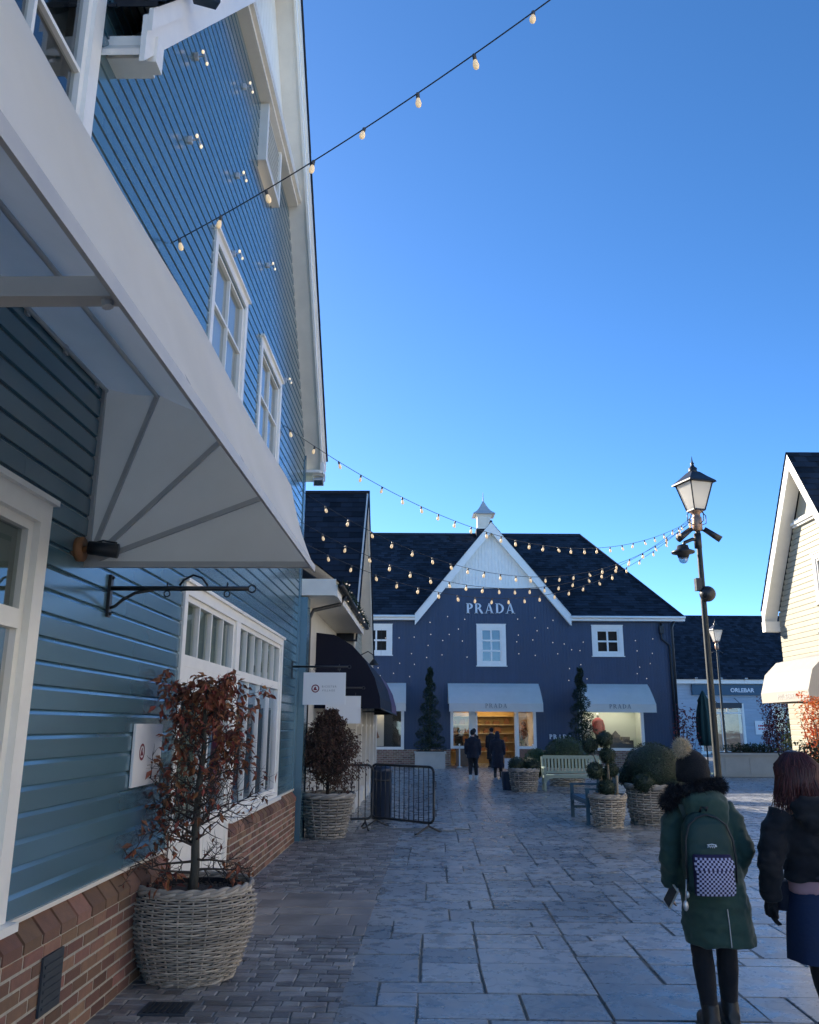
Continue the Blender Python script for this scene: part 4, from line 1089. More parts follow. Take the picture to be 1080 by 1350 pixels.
# ================================================================== GROUND AND PAVING
gm = MB(401); gm.add([(-400, -200, -.03), (400, -200, -.03), (400, 700, -.03), (-400, 700, -.03)], [(0, 1, 2, 3)])
tag(gm.build('ground', 'bounce_ground'), kind='structure')  # ground beyond the paving, kept pale to bounce sunlight into the shade
gm = MB(4011); gm.add([(-2.6, -3.2, -.0085), (33, -3.2, -.0085), (33, 60.5, -.0085), (-2.6, 60.5, -.0085)], [(0, 1, 2, 3)])
tag(gm.build('paving_bed', 'joint'), kind='structure')
rg = random.Random(21)
def slab(mb, x0, x1, y0, y1, j=.007, jit=.006, c=.006, zr=.003, X=None):
    if x1 - x0 < .03 or y1 - y0 < .03: return
    q = [(x0 + j, y0 + j), (x1 - j, y0 + j), (x1 - j, y1 - j), (x0 + j, y1 - j)]
    q = [(a + rg.uniform(-jit, jit), b + rg.uniform(-jit, jit)) for a, b in q]
    z = rg.uniform(-zr, zr); cx = sum(a for a, b in q) / 4; cy = sum(b for a, b in q) / 4
    v = [(a, b, -.03) for a, b in q] + [(a, b, z - c) for a, b in q] + [(a + (c if a < cx else -c), b + (c if b < cy else -c), z + rg.uniform(-.0015, .0015)) for a, b in q]
    if X: v = [X(p) for p in v]
    mb.add(v, [(8, 9, 10, 11), (4, 5, 9, 8), (5, 6, 10, 9), (6, 7, 11, 10), (7, 4, 8, 11), (0, 1, 5, 4), (1, 2, 6, 5), (2, 3, 7, 6), (3, 0, 4, 7)])
def strip_edge(y): return 1.56 + .014 * (y - 5.6)           # street edge of the sett strip, measured from the wall
def toW(p): q = LW(p[0], p[1], p[2]); return (q.x, q.y, q.z)
mb = MB(402)
# random ashlar: slabs of many sizes packed on a 0.3 m grid that follows the edge of the sett strip
G = .245; NX, NY = 132, 257
occ = [[False] * NX for _ in range(NY)]
sizes = [(2, 1), (3, 1), (2, 2), (2, 2), (3, 2), (3, 2), (4, 2), (4, 2), (2, 3), (3, 3), (4, 3), (3, 2), (1, 2), (1, 1)]
jx = [[rg.uniform(-.035, .035) for _ in range(NX + 1)] for _ in range(NY + 1)]
gx = [k * G + rg.uniform(-.04, .04) for k in range(NX + 1)]; gy = [-3 + k * G + rg.uniform(-.05, .05) for k in range(NY + 1)]
for j in range(NY):
    for i in range(NX):
        if occ[j][i]: continue
        rg.shuffle(sizes)
        for (a, b) in sizes + [(1, 1)]:
            if i + a <= NX and j + b <= NY and not any(occ[j + q][i + p] for p in range(a) for q in range(b)): break
        for p in range(a):
            for q in range(b): occ[j + q][i + p] = True
        y0, y1 = gy[j], gy[j + b]; ym = (y0 + y1) / 2
        if ym < 15.6:
            e0 = strip_edge(ym); slab(mb, gx[i] + e0, gx[i + a] + e0, y0, y1, X=toW)
        else:
            e0 = -.05; slab(mb, gx[i] + e0, gx[i + a] + e0, y0, y1, X=toW)
tag(mb.build('paving', 'york_stone'), kind='structure')
mb = MB(403); m2 = MB(404)
y = -3.0; i = 0
while y < 15.55:
    e = strip_edge(y)
    if 7.9 < y < 9.75:
        h = rg.choice((.38, .45, .3)); x = .05
        while x < e - .05:
            w = min(rg.uniform(.3, .75), e - x); slab(m2, x, x + w, y, y + h, .005, X=toW); x += w
    else:
        h = .105; x = .05 - (rg.random() * .1)
        while x < e - .03:
            w = min(rg.choice((.12, .15, .18, .21)), e - x); slab(mb, max(.05, x), x + w, y, y + h, .005, .004, .006, .003, X=toW); x += w
    y += h; i += 1
tag(mb.build('sett_strip', 'sett'), kind='structure'); tag(m2.build('flagstone_band', 'band_stone'), kind='structure')
e = empty('drain_cover', (-1.53, 5.93, .0), 'small dark drain cover in the setts below the brown-leaved tree', 'drain cover', YAW)
b = MB(1); b.box(-.15, .15, -.12, .12, -.02, .008); b.build('cover', 'dark_slate_plate', e)
b = MB(1)
for k in range(7): b.box(-.12 + k * .037, -.10 + k * .037, -.1, .1, .0085, .012)
b.build('grating', 'black_metal', e)

# ================================================================== BASKETS, PLANTS
def basket(mb, prof, h, rows, stakes, r, seg=None, ph=0):
    """real woven wicker: horizontal rods passing in and out of upright stakes"""
    def R(z):
        for (r0, z0), (r1, z1) in zip(prof, prof[1:]):
            if z0 <= z <= z1:
                t = (z - z0) / (z1 - z0); t2 = t * t * (3 - 2 * t) * .5 + t * .5
                return r0 + (r1 - r0) * t2
        return prof[-1][0]
    seg = seg or stakes * 4
    mb.smooth = True
    for i in range(rows):
        z = h * (i + .5) / rows; R0 = R(z); wob = mb.rng.uniform(-.003, .003)
        n = seg; pts = []
        for k in range(n):
            a = 2 * PI * k / n
            off = r * .95 * math.cos(stakes * a / 2 + (PI if i % 2 else 0)) + mb.rng.uniform(-.12, .12) * r + wob
            pts.append((R0 + off, a, z + mb.rng.uniform(-.1, .1) * r))
        rings = []
        rr = h / rows * .44
        for q in pts:
            rad_, a, z_ = q; ca, sa = math.cos(a), math.sin(a)
            rings.append([Vector(((rad_ + r * .8 * math.cos(t)) * ca, (rad_ + r * .8 * math.cos(t)) * sa, z_ + rr * math.sin(t))) for t in (0, PI * .33, PI * .67, PI, PI * 1.33, PI * 1.67)])
        # several separate rods per row so that colour changes along it
        k0 = 0
        while k0 < n:
            k1 = min(n, k0 + mb.rng.randint(n // 6, n // 3))
            mb.loft([rings[k % n] for k in range(k0, k1 + 1)], False)
            k0 = k1
    for k in range(stakes):
        a = 2 * PI * k / stakes
        mb.tube([((R(z) - .002) * math.cos(a), (R(z) - .002) * math.sin(a), z) for z in [h * t / 6 for t in range(7)]], r * .7, 5, False)
    # braided rim and foot
    for z0, rr, k in ((h, r * 2.0, 2), (h + r * 1.6, r * 1.8, 2), (.015, r * 1.5, 1)):
        R0 = R(min(z0, h))
        for p in range(k):
            pts = [((R0 + r * 1.1 * math.cos(stakes * a * .4 + p * PI)) * math.cos(a), (R0 + r * 1.1 * math.cos(stakes * a * .4 + p * PI)) * math.sin(a), z0 + r * .9 * math.sin(stakes * a * .4 + p * PI)) for a in [2 * PI * q / seg for q in range(seg + 1)]]
            mb.tube(pts, rr * .75, 6, False)
    mb.smooth = False
def planter(loc, prof, h, rows, stakes, r, label, m='wicker', name='basket_planter', group=None, soilz=.93, liner=True):
    e = empty(name, loc, label, 'planter', 0, group)
    b = MB(int(abs(loc[0]) * 100)); basket(b, prof, h, rows, stakes, r); b.build('woven_basket', m, e)
    if liner:
        b = MB(3); b.lathe([(prof[0][0] * .9, .02)] + [(p[0] - r * 2.4, p[1]) for p in prof] + [(prof[-1][0] - r * 4, h + .0), (prof[-1][0] - r * 5, h * soilz - .03)], seg=28, cap=True); b.build('liner', 'black_cloth', e)
    b = MB(4); R0 = prof[-1][0] - r * 3
    for i in range(int(500 * min(1, R0 * 2))):
        a = b.rng.uniform(0, 2 * PI); q = R0 * math.sqrt(b.rng.random()); s = b.rng.uniform(.008, .022)
        b.ball((q * math.cos(a), q * math.sin(a), h * soilz + s * .3), (s, s * .8, s * .6), 5, 3)
    b.lathe([(R0, h * soilz - .05), (R0, h * soilz), (R0 * .5, h * soilz + .01), (.01, h * soilz + .015)], seg=24)
    b.build('soil', 'soil', e)
    return e

# ---- near planter with brown-leaved beech
P1 = (-1.575, 6.68, 0)
planter(P1, [(.305, 0), (.365, .13), (.42, .29), (.445, .43), (.438, .53), (.405, .60)], .60, 38, 28, .0115, 'large round wicker planter nearest on the left, holding the brown-leaved tree', 'wicker')
def grow(mb_t, mb_l, p, d, L, r, depth, rg, leafp, ls, lw=.45):
    """a twig: curved tube with side twigs and leaves"""
    n = 5; pts = [Vector(p)]; dd = Vector(d).normalized()
    for i in range(n):
        dd = (dd + Vector((rg.gauss(0, .16), rg.gauss(0, .16), rg.gauss(.03, .12)))).normalized()
        pts.append(pts[-1] + dd * L / n)
    mb_t.tube(pts, [r * (1 - .75 * i / n) for i in range(n + 1)], 5, False)
    for i in range(1, n + 1):
        if depth > 0:
            for q in range(2 if depth > 1 else rg.randint(1, 2)):
                sd = (dd.cross(Vector((rg.gauss(0, 1), rg.gauss(0, 1), rg.gauss(0, 1)))).normalized() + dd * .7).normalized()
                grow(mb_t, mb_l, pts[i], sd, L * rg.uniform(.35, .6), r * .5, depth - 1, rg, leafp, ls, lw)
        if depth == 0 or i == n:
            k = leafp
            while k > 0:
                if rg.random() < k:
                    ld = (dd * .5 + Vector((rg.gauss(0, .6), rg.gauss(0, .6), rg.gauss(-.75, .4))))
                    mb_l.leaf(pts[i] + Vector((rg.gauss(0, .008),) * 3), ld, (rg.gauss(0, 1), rg.gauss(0, 1), 1), ls * rg.uniform(.7, 1.25), ls * lw * rg.uniform(.8, 1.2), .3)
                k -= 1
rg = random.Random(77)
rg = random.Random(5)
tr = empty('beech_tree', (P1[0] - .02, P1[1], .53), 'small potted beech with curled brown winter leaves, nearest on the left', 'tree')
bt = MB(1); bt.smooth = True; bl_ = MB(2); bw = MB(3); bw.smooth = True
tp = [Vector((0, 0, 0)), Vector((.012, .0, .2)), Vector((-.005, .01, .45)), Vector((.0, .0, .75)), Vector((.02, .01, 1.05)), Vector((.01, 0, 1.35)), Vector((.03, 0, 1.52))]
bt.tube(tp, [.038, .033, .030, .026, .020, .013, .006], 10)
def trunk_at(z):
    for a, b in zip(tp, tp[1:]):
        if a.z <= z <= b.z: return a + (b - a) * ((z - a.z) / (b.z - a.z))
    return tp[-1]
# main limbs: (height, heading in degrees (0 = right), rise, length, leafiness)
limbs = [(.16, 195, .05, .56, 2.2), (.18, 20, .1, .34, .2), (.24, 200, .02, .42, .9), (.26, -20, .1, .36, .3), (.34, 215, .25, .38, .5), (.36, 150, .2, .35, .3), (.42, 175, .35, .38, 1.3), (.45, 30, .8, .48, .5), (.48, 5, .5, .46, .4),
         (.52, 185, .5, .40, 1.4), (.56, 250, .3, .38, .8), (.60, 300, .35, .4, .7), (.64, 170, .5, .38, 1.2), (.68, 10, .6, .42, 1.0), (.70, 80, .5, .34, .6), (.74, 200, .6, .36, 1.1), (.80, -15, .6, .40, 1.4), (.84, 165, .7, .36, 1.2),
         (.90, 280, .6, .32, 1.0), (.94, 20, .8, .34, 1.2), (1.0, 190, .8, .36, 1.8), (1.04, 100, .7, .3, .9), (1.08, -10, .5, .42, 3.0), (1.14, 175, .6, .40, 3.0), (1.18, 330, .9, .3, 1.8), (1.24, 200, .7, .38, 4.0), (1.28, 15, .7, .36, 4.0), (1.18, 100, .5, .3, 3.0), (1.3, 270, .6, .28, 3.5), (1.34, 160, 1.1, .24, 2.6), (1.36, 40, 1.1, .22, 2.6), (1.40, 220, 1.2, .16, 2.6)]
for z, a, rise, L, lf in limbs:
    for da in (0, rg.uniform(50, 130)):
        if da and rg.random() < .55: continue
        aa = rad(a + da + rg.uniform(-15, 15))
        grow(bw, bl_, trunk_at(z + (rg.uniform(-.05, .05) if da else 0)), (math.cos(aa), math.sin(aa), rise), L * rg.uniform(.85, 1.1), .008 * (1.5 - z * .5), 2 if not da else 1, rg, lf * .085, .070, .46)
bt.build('trunk', 'bark', tr); bw.build('branches', 'twig', tr); bl_.build('leaves', 'beech_leaf', tr)

# ---- second planter with twiggy cone
P2 = (-1.33, 14.48, 0)
planter(P2, [(.29, 0), (.34, .2), (.40, .45), (.43, .64)], .64, 15, 18, .018, 'wicker planter with grey rods in front of the black barrier, holding the twiggy shrub', 'wicker_grey')
tr = empty('hornbeam_shrub', (P2[0], P2[1], .58), 'dense twiggy cone shaped shrub with dull brown leaves, behind the first potted tree', 'shrub')
bw = MB(1); bl_ = MB(2); bw.smooth = True
bw.tube([(0, 0, 0), (.01, 0, .5), (0, 0, 1.3)], [.03, .024, .008], 8)
for k in range(64):
    z = .12 + 1.2 * (k / 64) ** .9; a = k * 2.4; R = .40 * min(1, (1.5 - z) / 1.0) + .03
    grow(bw, bl_, (0, 0, z), (math.cos(a), math.sin(a), .55 + z * .5), R * 1.15, .008, 2, rg, .55, .05, .5)
bw.build('branches', 'twig', tr); bl_.build('leaves', 'beech_leaf_dull', tr)

# ---- clipped box and yew
def clipped(parent, c, r, n, ls, m, seed=1, name='foliage', rot=None, core=.94, zmin=-2):
    r = (r, r, r) if not hasattr(r, '__len__') else r
    b = MB(seed); b.smooth = True; b.ball(c, [q * core for q in r], 18, 12, rnd=.15)
    b.smooth = False; g = b.rng
    for i in range(n):
        v = Vector((g.gauss(0, 1), g.gauss(0, 1), g.gauss(0, 1))).normalized()
        if v.z < zmin: continue
        k = .965 + .05 * noise.noise(v * 2.6 + Vector((seed, 0, 0))) + .03 * noise.noise(v * 9 + Vector((0, seed, 0))) + g.uniform(-.02, .02) + (.06 if g.random() < .03 else 0)
        p = Vector(c) + Vector((v.x * r[0], v.y * r[1], v.z * r[2])) * k
        d = v * .30 + Vector((g.gauss(0, .6), g.gauss(0, .6), g.gauss(.15, .6)))
        b.leaf(p, d, v, ls * g.uniform(.7, 1.3), ls * .55, .2)
    return b.build(name, m, parent)
def bush(name, loc, r, n, ls, m, label, cat='bush', seed=1, group=None, zc=None):
    r3 = (r, r, r) if not hasattr(r, '__len__') else r
    e = empty(name, loc, label, cat, 0, group)
    clipped(e, (0, 0, r3[2] * .85 if zc is None else zc), r, n, ls, m, seed)
    b = MB(2); b.tube([(0, 0, -.12), (0, 0, r3[2] * .4)], .03, 6); b.build('stem', 'bark', e)
    return e
# big dome basket and cloud topiary on the right
planter((4.70, 16.72, 0), [(.44, 0), (.50, .3), (.52, .66)], .66, 15, 22, .02, 'widest wicker planter, under the big dark dome bush', 'wicker')
bush('dome_bush', (4.72, 16.75, .62), (.57, .55, .52), 7000, .032, 'yew_leaf', 'big dark clipped dome bush in the widest wicker planter', seed=3, zc=.33)
bush('ball_bush', (4.42, 16.36, .62), (.21, .21, .19), 900, .04, 'yew_leaf', 'small dark clipped ball at the front left of the big dome bush', seed=4, zc=.14)
bush('ball_bush', (4.28, 16.95, .62), (.24, .22, .2), 900, .04, 'yew_leaf', 'small dark clipped ball half hidden between the big dome and its front ball', seed=5, zc=.22)
bush('low_bush', (4.92, 16.36, .62), (.30, .14, .16), 800, .04, 'yew_leaf', 'low dark bush filling the front rim of the widest planter', seed=6, zc=.06)
planter((3.66, 16.12, 0), [(.235, 0), (.285, .25), (.315, .52)], .52, 13, 16, .017, 'small wicker planter holding the cloud topiary, left of the widest planter', 'wicker')
ct = empty('cloud_topiary', (3.66, 16.12, .46), 'cloud topiary of dark leaf balls on bare stems in a small wicker planter', 'topiary')
st = MB(1); st.smooth = True
for k, (px, pz, pr) in enumerate(((-.01, 1.36, .14), (-.27, 1.24, .135), (.02, 1.07, .145), (-.22, .80, .15), (.12, .80, .12), (-.03, .50, .15), (.0, .72, .10))):
    py = (-.05, .04, -.08, -.06, .1, -.12, .12)[k]
    clipped(ct, (px, py, pz - .46 + .18), pr, 620, .036, 'yew_leaf', 20 + k, 'leaf_ball')
    st.tube([(px * .15, .0, 0), (px * .5 + .03, py * .4, (pz - .28) * .5), (px, py, pz - .28)], [.017, .014, .009], 6)
st.build('stems', 'cane', ct)
b = MB(2); b.smooth = True; b.tube([(.14, -.16, .0), (.15, -.16, .44)], .026, 8); b.build('stake', 'cane', ct)
# small planter with two balls by the door
planter((3.28, 24.75, 0), [(.33, 0), (.37, .25), (.40, .56)], .56, 11, 18, .022, 'wicker planter with two dark balls, left of the pale green bench', 'wicker_grey')
bush('ball_bush', (3.08, 24.7, .5), (.24, .24, .22), 800, .05, 'yew_leaf', 'left one of the two dark clipped balls beside the pale green bench', seed=7, zc=.2)
bush('ball_bush', (3.50, 24.7, .5), (.24, .24, .22), 800, .05, 'yew_leaf', 'right one of the two dark clipped balls beside the pale green bench', seed=8, zc=.2)
e = empty('bin', (2.9, 25.2, 0), 'small blue tub left of the planter with two dark balls', 'tub'); b = MB(1); b.lathe([(.18, 0), (.22, .5), (.23, .5), (.20, .49), (.18, .3), (.01, .3)], seg=16); b.build('body', 'bin_navy', e)
# sunlit dome behind the bench, with basket
planter((4.95, 27.2, 0), [(.50, 0), (.55, .25), (.58, .46)], .46, 8, 20, .024, 'wicker planter seen through the legs of the pale green bench', 'wicker')
bush('dome_bush', (4.95, 27.2, .42), (.70, .66, .62), 3200, .06, 'box_leaf', 'rounded green dome bush with sunlit rim behind the pale green bench', seed=9, zc=.42)
bush('low_bush', (4.15, 28.2, 0), (.42, .36, .45), 1200, .06, 'light_leaf', 'small yellow-green bush left of the dome behind the pale green bench', seed=10, zc=.62)
# spiral topiaries
def spiral(loc, H, R, label, seed):
    e = empty('spiral_topiary', loc, label, 'topiary', 0, 'spiral clipped trees by the navy shop')
    b = MB(seed); g = b.rng; turns = 6.2; N = 4200
    for i in range(N):
        t = g.random() ** 1.35; a = 2 * PI * turns * t ** .85; z = H * t
        rr = R * (1 - t) * .95 + .04; c = Vector((rr * .55 * math.cos(a), rr * .55 * math.sin(a), z + .15))
        v = Vector((g.gauss(0, 1), g.gauss(0, 1), g.gauss(0, .8))).normalized(); q = (rr * .62 + .03)
        p = c + Vector((v.x * q, v.y * q, v.z * min(q, .16)))
        b.leaf(p, v + Vector((0, 0, .3)), (0, 0, 1), .11, .055, .2)
    b.build('foliage', 'yew_leaf', e)
    b = MB(2); b.tube([(0, 0, -.2), (0, 0, H * .95)], [.05, .02], 6); b.build('trunk', 'bark', e)
    return e
spiral((.95, 38.1, .62), 3.5, .56, 'slim spiral clipped tree in a pale square planter, left of the entrance', 31)
spiral((7.35, 36.5, .55), 3.5, .62, 'slim spiral clipped tree between the entrance and the red jacket window', 32)
e = empty('planter_box', (.95, 38.1, 0), 'pale square planter under the left spiral tree', 'planter'); b = MB(1); b.box(-.65, .65, -.55, .55, 0, .62); b.box(-.69, .69, -.59, .59, .62, .70); b.build('box', 'planter_cream', e); b = MB(1); b.box(-.6, .6, -.5, .5, .70, .72); b.build('soil', 'soil', e)
e = empty('planter_box', (7.35, 36.5, 0), 'square planter under the right spiral tree, hidden behind the bench plants', 'planter'); b = MB(1); b.box(-.5, .5, -.5, .5, 0, .56); b.box(-.54, .54, -.54, .54, .56, .62); b.build('box', 'planter_cream', e)

# ---- right-hand planting in front of the far shop
e = empty('trough_planter', (13.2, 32.6, 0), 'long low cream trough planter in front of the pale blue shop', 'planter')
b = MB(1); b.box(-1.6, 3.2, -.35, .45, .02, .78); b.box(-1.66, 3.26, -.41, .51, .78, .86); b.box(-1.55, 3.15, -.3, .4, -.0, .02)
for k in range(5): b.box(-1.45 + k * .92, -.63 + k * .92, -.362, -.351, .12, .68)
b.build('trough', 'planter_cream', e)
b = MB(2); b.box(-1.5, 3.1, -.28, .38, .86, .88); b.build('soil', 'soil', e)
def loose(name, loc, w, d, h, n, ls, m, label, cat='shrub', seed=1, taper=.6, stems=8, group=None):
    e = empty(name, loc, label, cat, 0, group); b = MB(seed); g = b.rng
    s = MB(seed + 1)
    tips = []
    for k in range(stems):
        a = g.uniform(0, 2 * PI); q = g.random() ** .5; tx, ty = w * q * math.cos(a), d * q * math.sin(a); tz = h * g.uniform(.75, 1.0) * (1 - .25 * q)
        s.tube([(tx * .3, ty * .3, 0), (tx * .6, ty * .6, tz * .5), (tx, ty, tz)], [.02, .014, .005], 5); tips.append((tx, ty, tz))
    for i in range(n):
        z = h * g.random(); k = (1 - taper * max(0, z / h - .35)) * (.7 + .3 * min(1, z / (.2 * h)))
        a = g.uniform(0, 2 * PI); q = g.random() ** .5
        nz = noise.noise(Vector((math.cos(a) * 1.6 + seed, math.sin(a) * 1.6, z * 2.2 / max(h, .1))))
        q *= .82 + .5 * nz
        p = Vector((w * k * q * math.cos(a), d * k * q * math.sin(a), z + .15 * h * nz))
        b.leaf(p, (g.gauss(0, 1), g.gauss(0, 1), g.gauss(.2, .8)), (0, 0, 1), ls * g.uniform(.6, 1.3), ls * .5, .25)
    s.build('stems', 'twig', e); b.build('leaves', m, e); return e
loose('bedding_plants', (12.9, 32.6, .84), 1.2, .3, .30, 900, .12, 'shrub_leaf', 'low dark green leaves spilling over the cream trough planter', 'plants', 41, .3)
loose('beech_column', (14.35, 33.6, 0), .78, .6, 2.75, 3000, .12, 'red_leaf', 'dark red leaved column shrub at the right end of the cream trough', 'shrub', 42, .25, 14)
loose('conifer', (16.6, 36.5, 0), .7, .6, 3.7, 1500, .2, 'yew_leaf', 'narrow dark green conifer behind the red leaved column', 'tree', 43, .7)
loose('maple_shrub', (12.1, 37.6, 0), .75, .6, 2.6, 420, .17, 'red_leaf', 'thin small tree with sparse dark red leaves at the corner of the navy shop', 'tree', 44, .4, 10)
loose('orange_beech', (8.38, 17.6, .9), .36, .36, 1.45, 1700, .085, 'orange_leaf', 'bright orange leaved beech in full sun below the cream awning', 'tree', 45, .1, 12)
loose('grass_shrub', (11.6, 25.2, 0), .9, .6, 2.1, 1700, .15, 'shrub_leaf', 'feathery grey-green shrub behind the red haired woman', 'shrub', 46, .5, 20)
loose('green_shrub', (7.15, 15.2, 0), .5, .5, 1.5, 2300, .08, 'yew_leaf', 'dark green bush at the right edge of the picture below the orange beech', 'shrub', 47, .3, 14)
# closed parasol
e = empty('parasol', (15.0, 43.5, 0), 'closed dark green parasol in front of the pale blue shop', 'parasol')
b = MB(1); b.smooth = True; b.tube([(0, 0, 0), (0, 0, 3.6)], .035, 8); b.build('pole', 'black_metal', e)
b = MB(2); b.smooth = True
b.loft([[Vector((r * (1 + .18 * math.cos(8 * t)) * math.cos(t), r * (1 + .18 * math.cos(8 * t)) * math.sin(t), z)) for t in [2 * PI * k / 32 for k in range(32)]] for r, z in ((.30, .9), (.40, 1.3), (.38, 2.2), (.33, 2.6), (.24, 3.0), (.27, 3.1), (.12, 3.4), (.03, 3.6))]); b.build('canopy', 'parasol_green', e)

# ---- benches
def bench(loc, rz, L, label, m, group=None):
    e = empty('bench', loc, label, 'bench', rz)
    for sx in (-1, 1):
        x = sx * (L / 2 - .04)
        b = MB(1); b.bar((x, -.26, 0), (x, -.26, .62), .065, up=(0, 1, 0)); b.build('leg', m, e)
        b = MB(1); b.bar((x, .24, 0), (x, .24, .44), .065, up=(0, 1, 0)); b.bar((x, .24, .44), (x, .33, .93), .065, .05, up=(0, 1, 0)); b.build('leg', m, e)
        b = MB(1); b.bar((x, -.30, .635), (x, .27, .635), .075, .035); b.build('armrest', m, e)
        b = MB(1); b.bar((x, -.225, .2), (x, .205, .2), .035, .05); b.bar((x, -.225, .385), (x, .205, .385), .035, .07); b.build('rail', m, e)
    b = MB(2)
    for k in range(5): b.box(-L / 2 + .08, L / 2 - .08, -.27 + k * .103, -.18 + k * .103, .425, .447)
    b.box(-L / 2 + .075, L / 2 - .075, -.285, -.255, .36, .424)
    for sx in (-1, 1): b.prism([(sx * (L / 2 - .075), -.28, .36), (sx * (L / 2 - .26), -.28, .36), (sx * (L / 2 - .15), -.28, .325), (sx * (L / 2 - .075), -.28, .25)], (0, .025, 0))
    b.build('seat', m, e)
    b = MB(3); b.bar((-L / 2 + .07, .325, .915), (L / 2 - .07, .325, .915), .04, .09); b.bar((-L / 2 + .07, .25, .5), (L / 2 - .07, .25, .5), .035, .06)
    n = int(L / .105)
    for k in range(n):
        x = -L / 2 + .13 + (L - .26) * k / (n - 1); b.bar((x, .258, .52), (x, .322, .885), .055, .016, up=(0, 1, 0))
    b.build('backrest', m, e)
    return e
bench((4.72, 24.95, 0), rad(-2), 1.75, 'pale green slatted bench facing us in front of the navy shop', 'sage_bench')
bench((3.60, 17.12, 0), rad(-90), 1.6, 'blue-green bench seen end on, behind the cloud topiary', 'teal_bench')
bench((7.05, 22.0, 0), rad(10), 1.5, 'green bench almost hidden behind the woman in the green parka', 'sage_bench')

# ---- crowd barriers and bin
def barrier(loc, rz, L, label):
    e = empty('crowd_barrier', loc, label, 'barrier', rz, 'black crowd barriers')
    b = MB(1); b.smooth = True; r = .1; H = 1.08; z0 = .17
    loop = []
    for cx, cz, a0 in ((L - r, H - r, 0), (r, H - r, 90), (r, z0 + r, 180), (L - r, z0 + r, 270)):
        for k in range(6): a = rad(a0 + 90 * k / 5); loop.append((cx + r * math.cos(a), 0, cz + r * math.sin(a)))
    loop.append(loop[0]); b.tube(loop, .021, 8); b.build('frame', 'black_metal', e)
    b = MB(2); b.smooth = True; n = int(L / .115)
    for k in range(1, n): b.tube([(L * k / n, 0, z0), (L * k / n, 0, H)], .0085, 6)
    b.build('bars', 'black_metal', e)
    for x in (.12, L - .12):
        b = MB(3); b.smooth = True; b.tube([(x, 0, z0), (x, 0, .12), (x, -.28, .015), (x, -.33, .015)], .017, 6); b.tube([(x, 0, .12), (x, .28, .015), (x, .33, .015)], .017, 6); b.build('foot', 'black_metal', e)
    b = MB(4); b.smooth = True
    for z in (.38, .85): b.tube([(L + .0, 0, z), (L + .05, 0, z), (L + .05, 0, z - .1)], .009, 6)
    b.build('hook', 'black_metal', e)
    return e
barrier((-1.85, 15.35, 0), rad(14), 1.25, 'black crowd barrier behind the twiggy shrub, reaching from the teal wall')
barrier((-.66, 15.95, 0), rad(-43), 1.5, 'black crowd barrier with splayed feet, its right end out on the paving')
e = empty('litter_bin', (-.52, 17.35, 0), 'dark navy cylinder litter bin behind the crowd barriers', 'bin')
b = MB(1); b.smooth = True; b.lathe([(.19, 0), (.20, .02), (.20, .86), (.215, .87), (.215, .93), (.19, .97), (.12, .99), (.11, .9)], seg=22); b.build('body', 'bin_navy', e)
b = MB(1); b.smooth = True; b.lathe([(.203, .70), (.206, .70), (.206, .74), (.203, .74)], seg=22, cap=False); b.build('band', 'black_metal', e)

# ================================================================== STREET LAMPS
def street_lamp(loc, rz, label, full=True):
    e = empty('street_lamp', loc, label, 'street lamp', rz)
    b = MB(1); b.smooth = True
    b.lathe([(.16, 0), (.16, .05), (.105, .09), (.095, .5), (.082, .6), (.08, 1.05), (.076, 2.5), (.07, 4.2), (.062, 6.4), (.055, 6.55)], seg=18)
    b.build('post', 'lamp_green', e)
    b = MB(2); b.smooth = True; b.lathe([(.075, 6.45), (.12, 6.5), (.12, 6.78), (.09, 6.82), (.10, 6.9), (.17, 6.93), (.17, 6.96), (.05, 6.97)], seg=16); b.build('collar', 'brass', e)
    def sq(r, z): return [Vector((sx * r, sy * r, z)) for sx, sy in ((-1, -1), (1, -1), (1, 1), (-1, 1))]
    b = MB(3); b0, b1, z0, z1 = .155, .315, 6.97, 7.66
    for i in range(4):
        A, B = sq(b0, z0)[i], sq(b1, z1)[i]; b.bar(A, B, .028)
        b.bar(sq(b0, z0)[i], sq(b0, z0)[(i + 1) % 4], .03); b.bar(sq(b1, z1)[i], sq(b1, z1)[(i + 1) % 4], .04)
    b.build('lantern_frame', 'black_metal', e)
    b = MB(4); b.loft([sq(b0 - .008, z0), sq(b1 - .008, z1)], False); b.build('lantern_glass', 'lamp_glass', e)
    b = MB(5); b.loft([sq(b1 + .07, z1 - .01), sq(b1 + .06, z1 + .03), sq(.24, z1 + .16), sq(.14, z1 + .27), sq(.11, z1 + .30)]); b.smooth = True
    b.lathe([(.13, z1 + .29), (.10, z1 + .34), (.11, z1 + .40), (.06, z1 + .44), (.035, z1 + .5), (.05, z1 + .53), (.02, z1 + .57), (.004, z1 + .72)], seg=12); b.build('lantern_roof', 'black_metal', e)
    b = MB(6); b.smooth = True
    if full:
        for a in (0, 90, 180, 270):
            c, s = math.cos(rad(a)), math.sin(rad(a))
            b.tube([(.1 * c, .1 * s, 6.6), (.26 * c, .26 * s, 6.66), (.27 * c, .27 * s, 6.85), (.17 * c, .17 * s, 6.95)], .012, 6)
    else:
        for sx in (-1, 1): b.tube([(0, 0, 6.3), (sx * .2, 0, 6.35), (sx * .36, 0, 6.25)], .03, 6)
    b.build('scroll', 'black_metal', e)
    return e
LX, LY = 7.1, 20.0
street_lamp((LX, LY, 0), rad(17), 'tall dark street lamp with a milky lantern, nearer one, carrying the string lights')
street_lamp((19.05, 52, 0), rad(10), 'smaller looking distant street lamp in front of the pale blue shop', False)
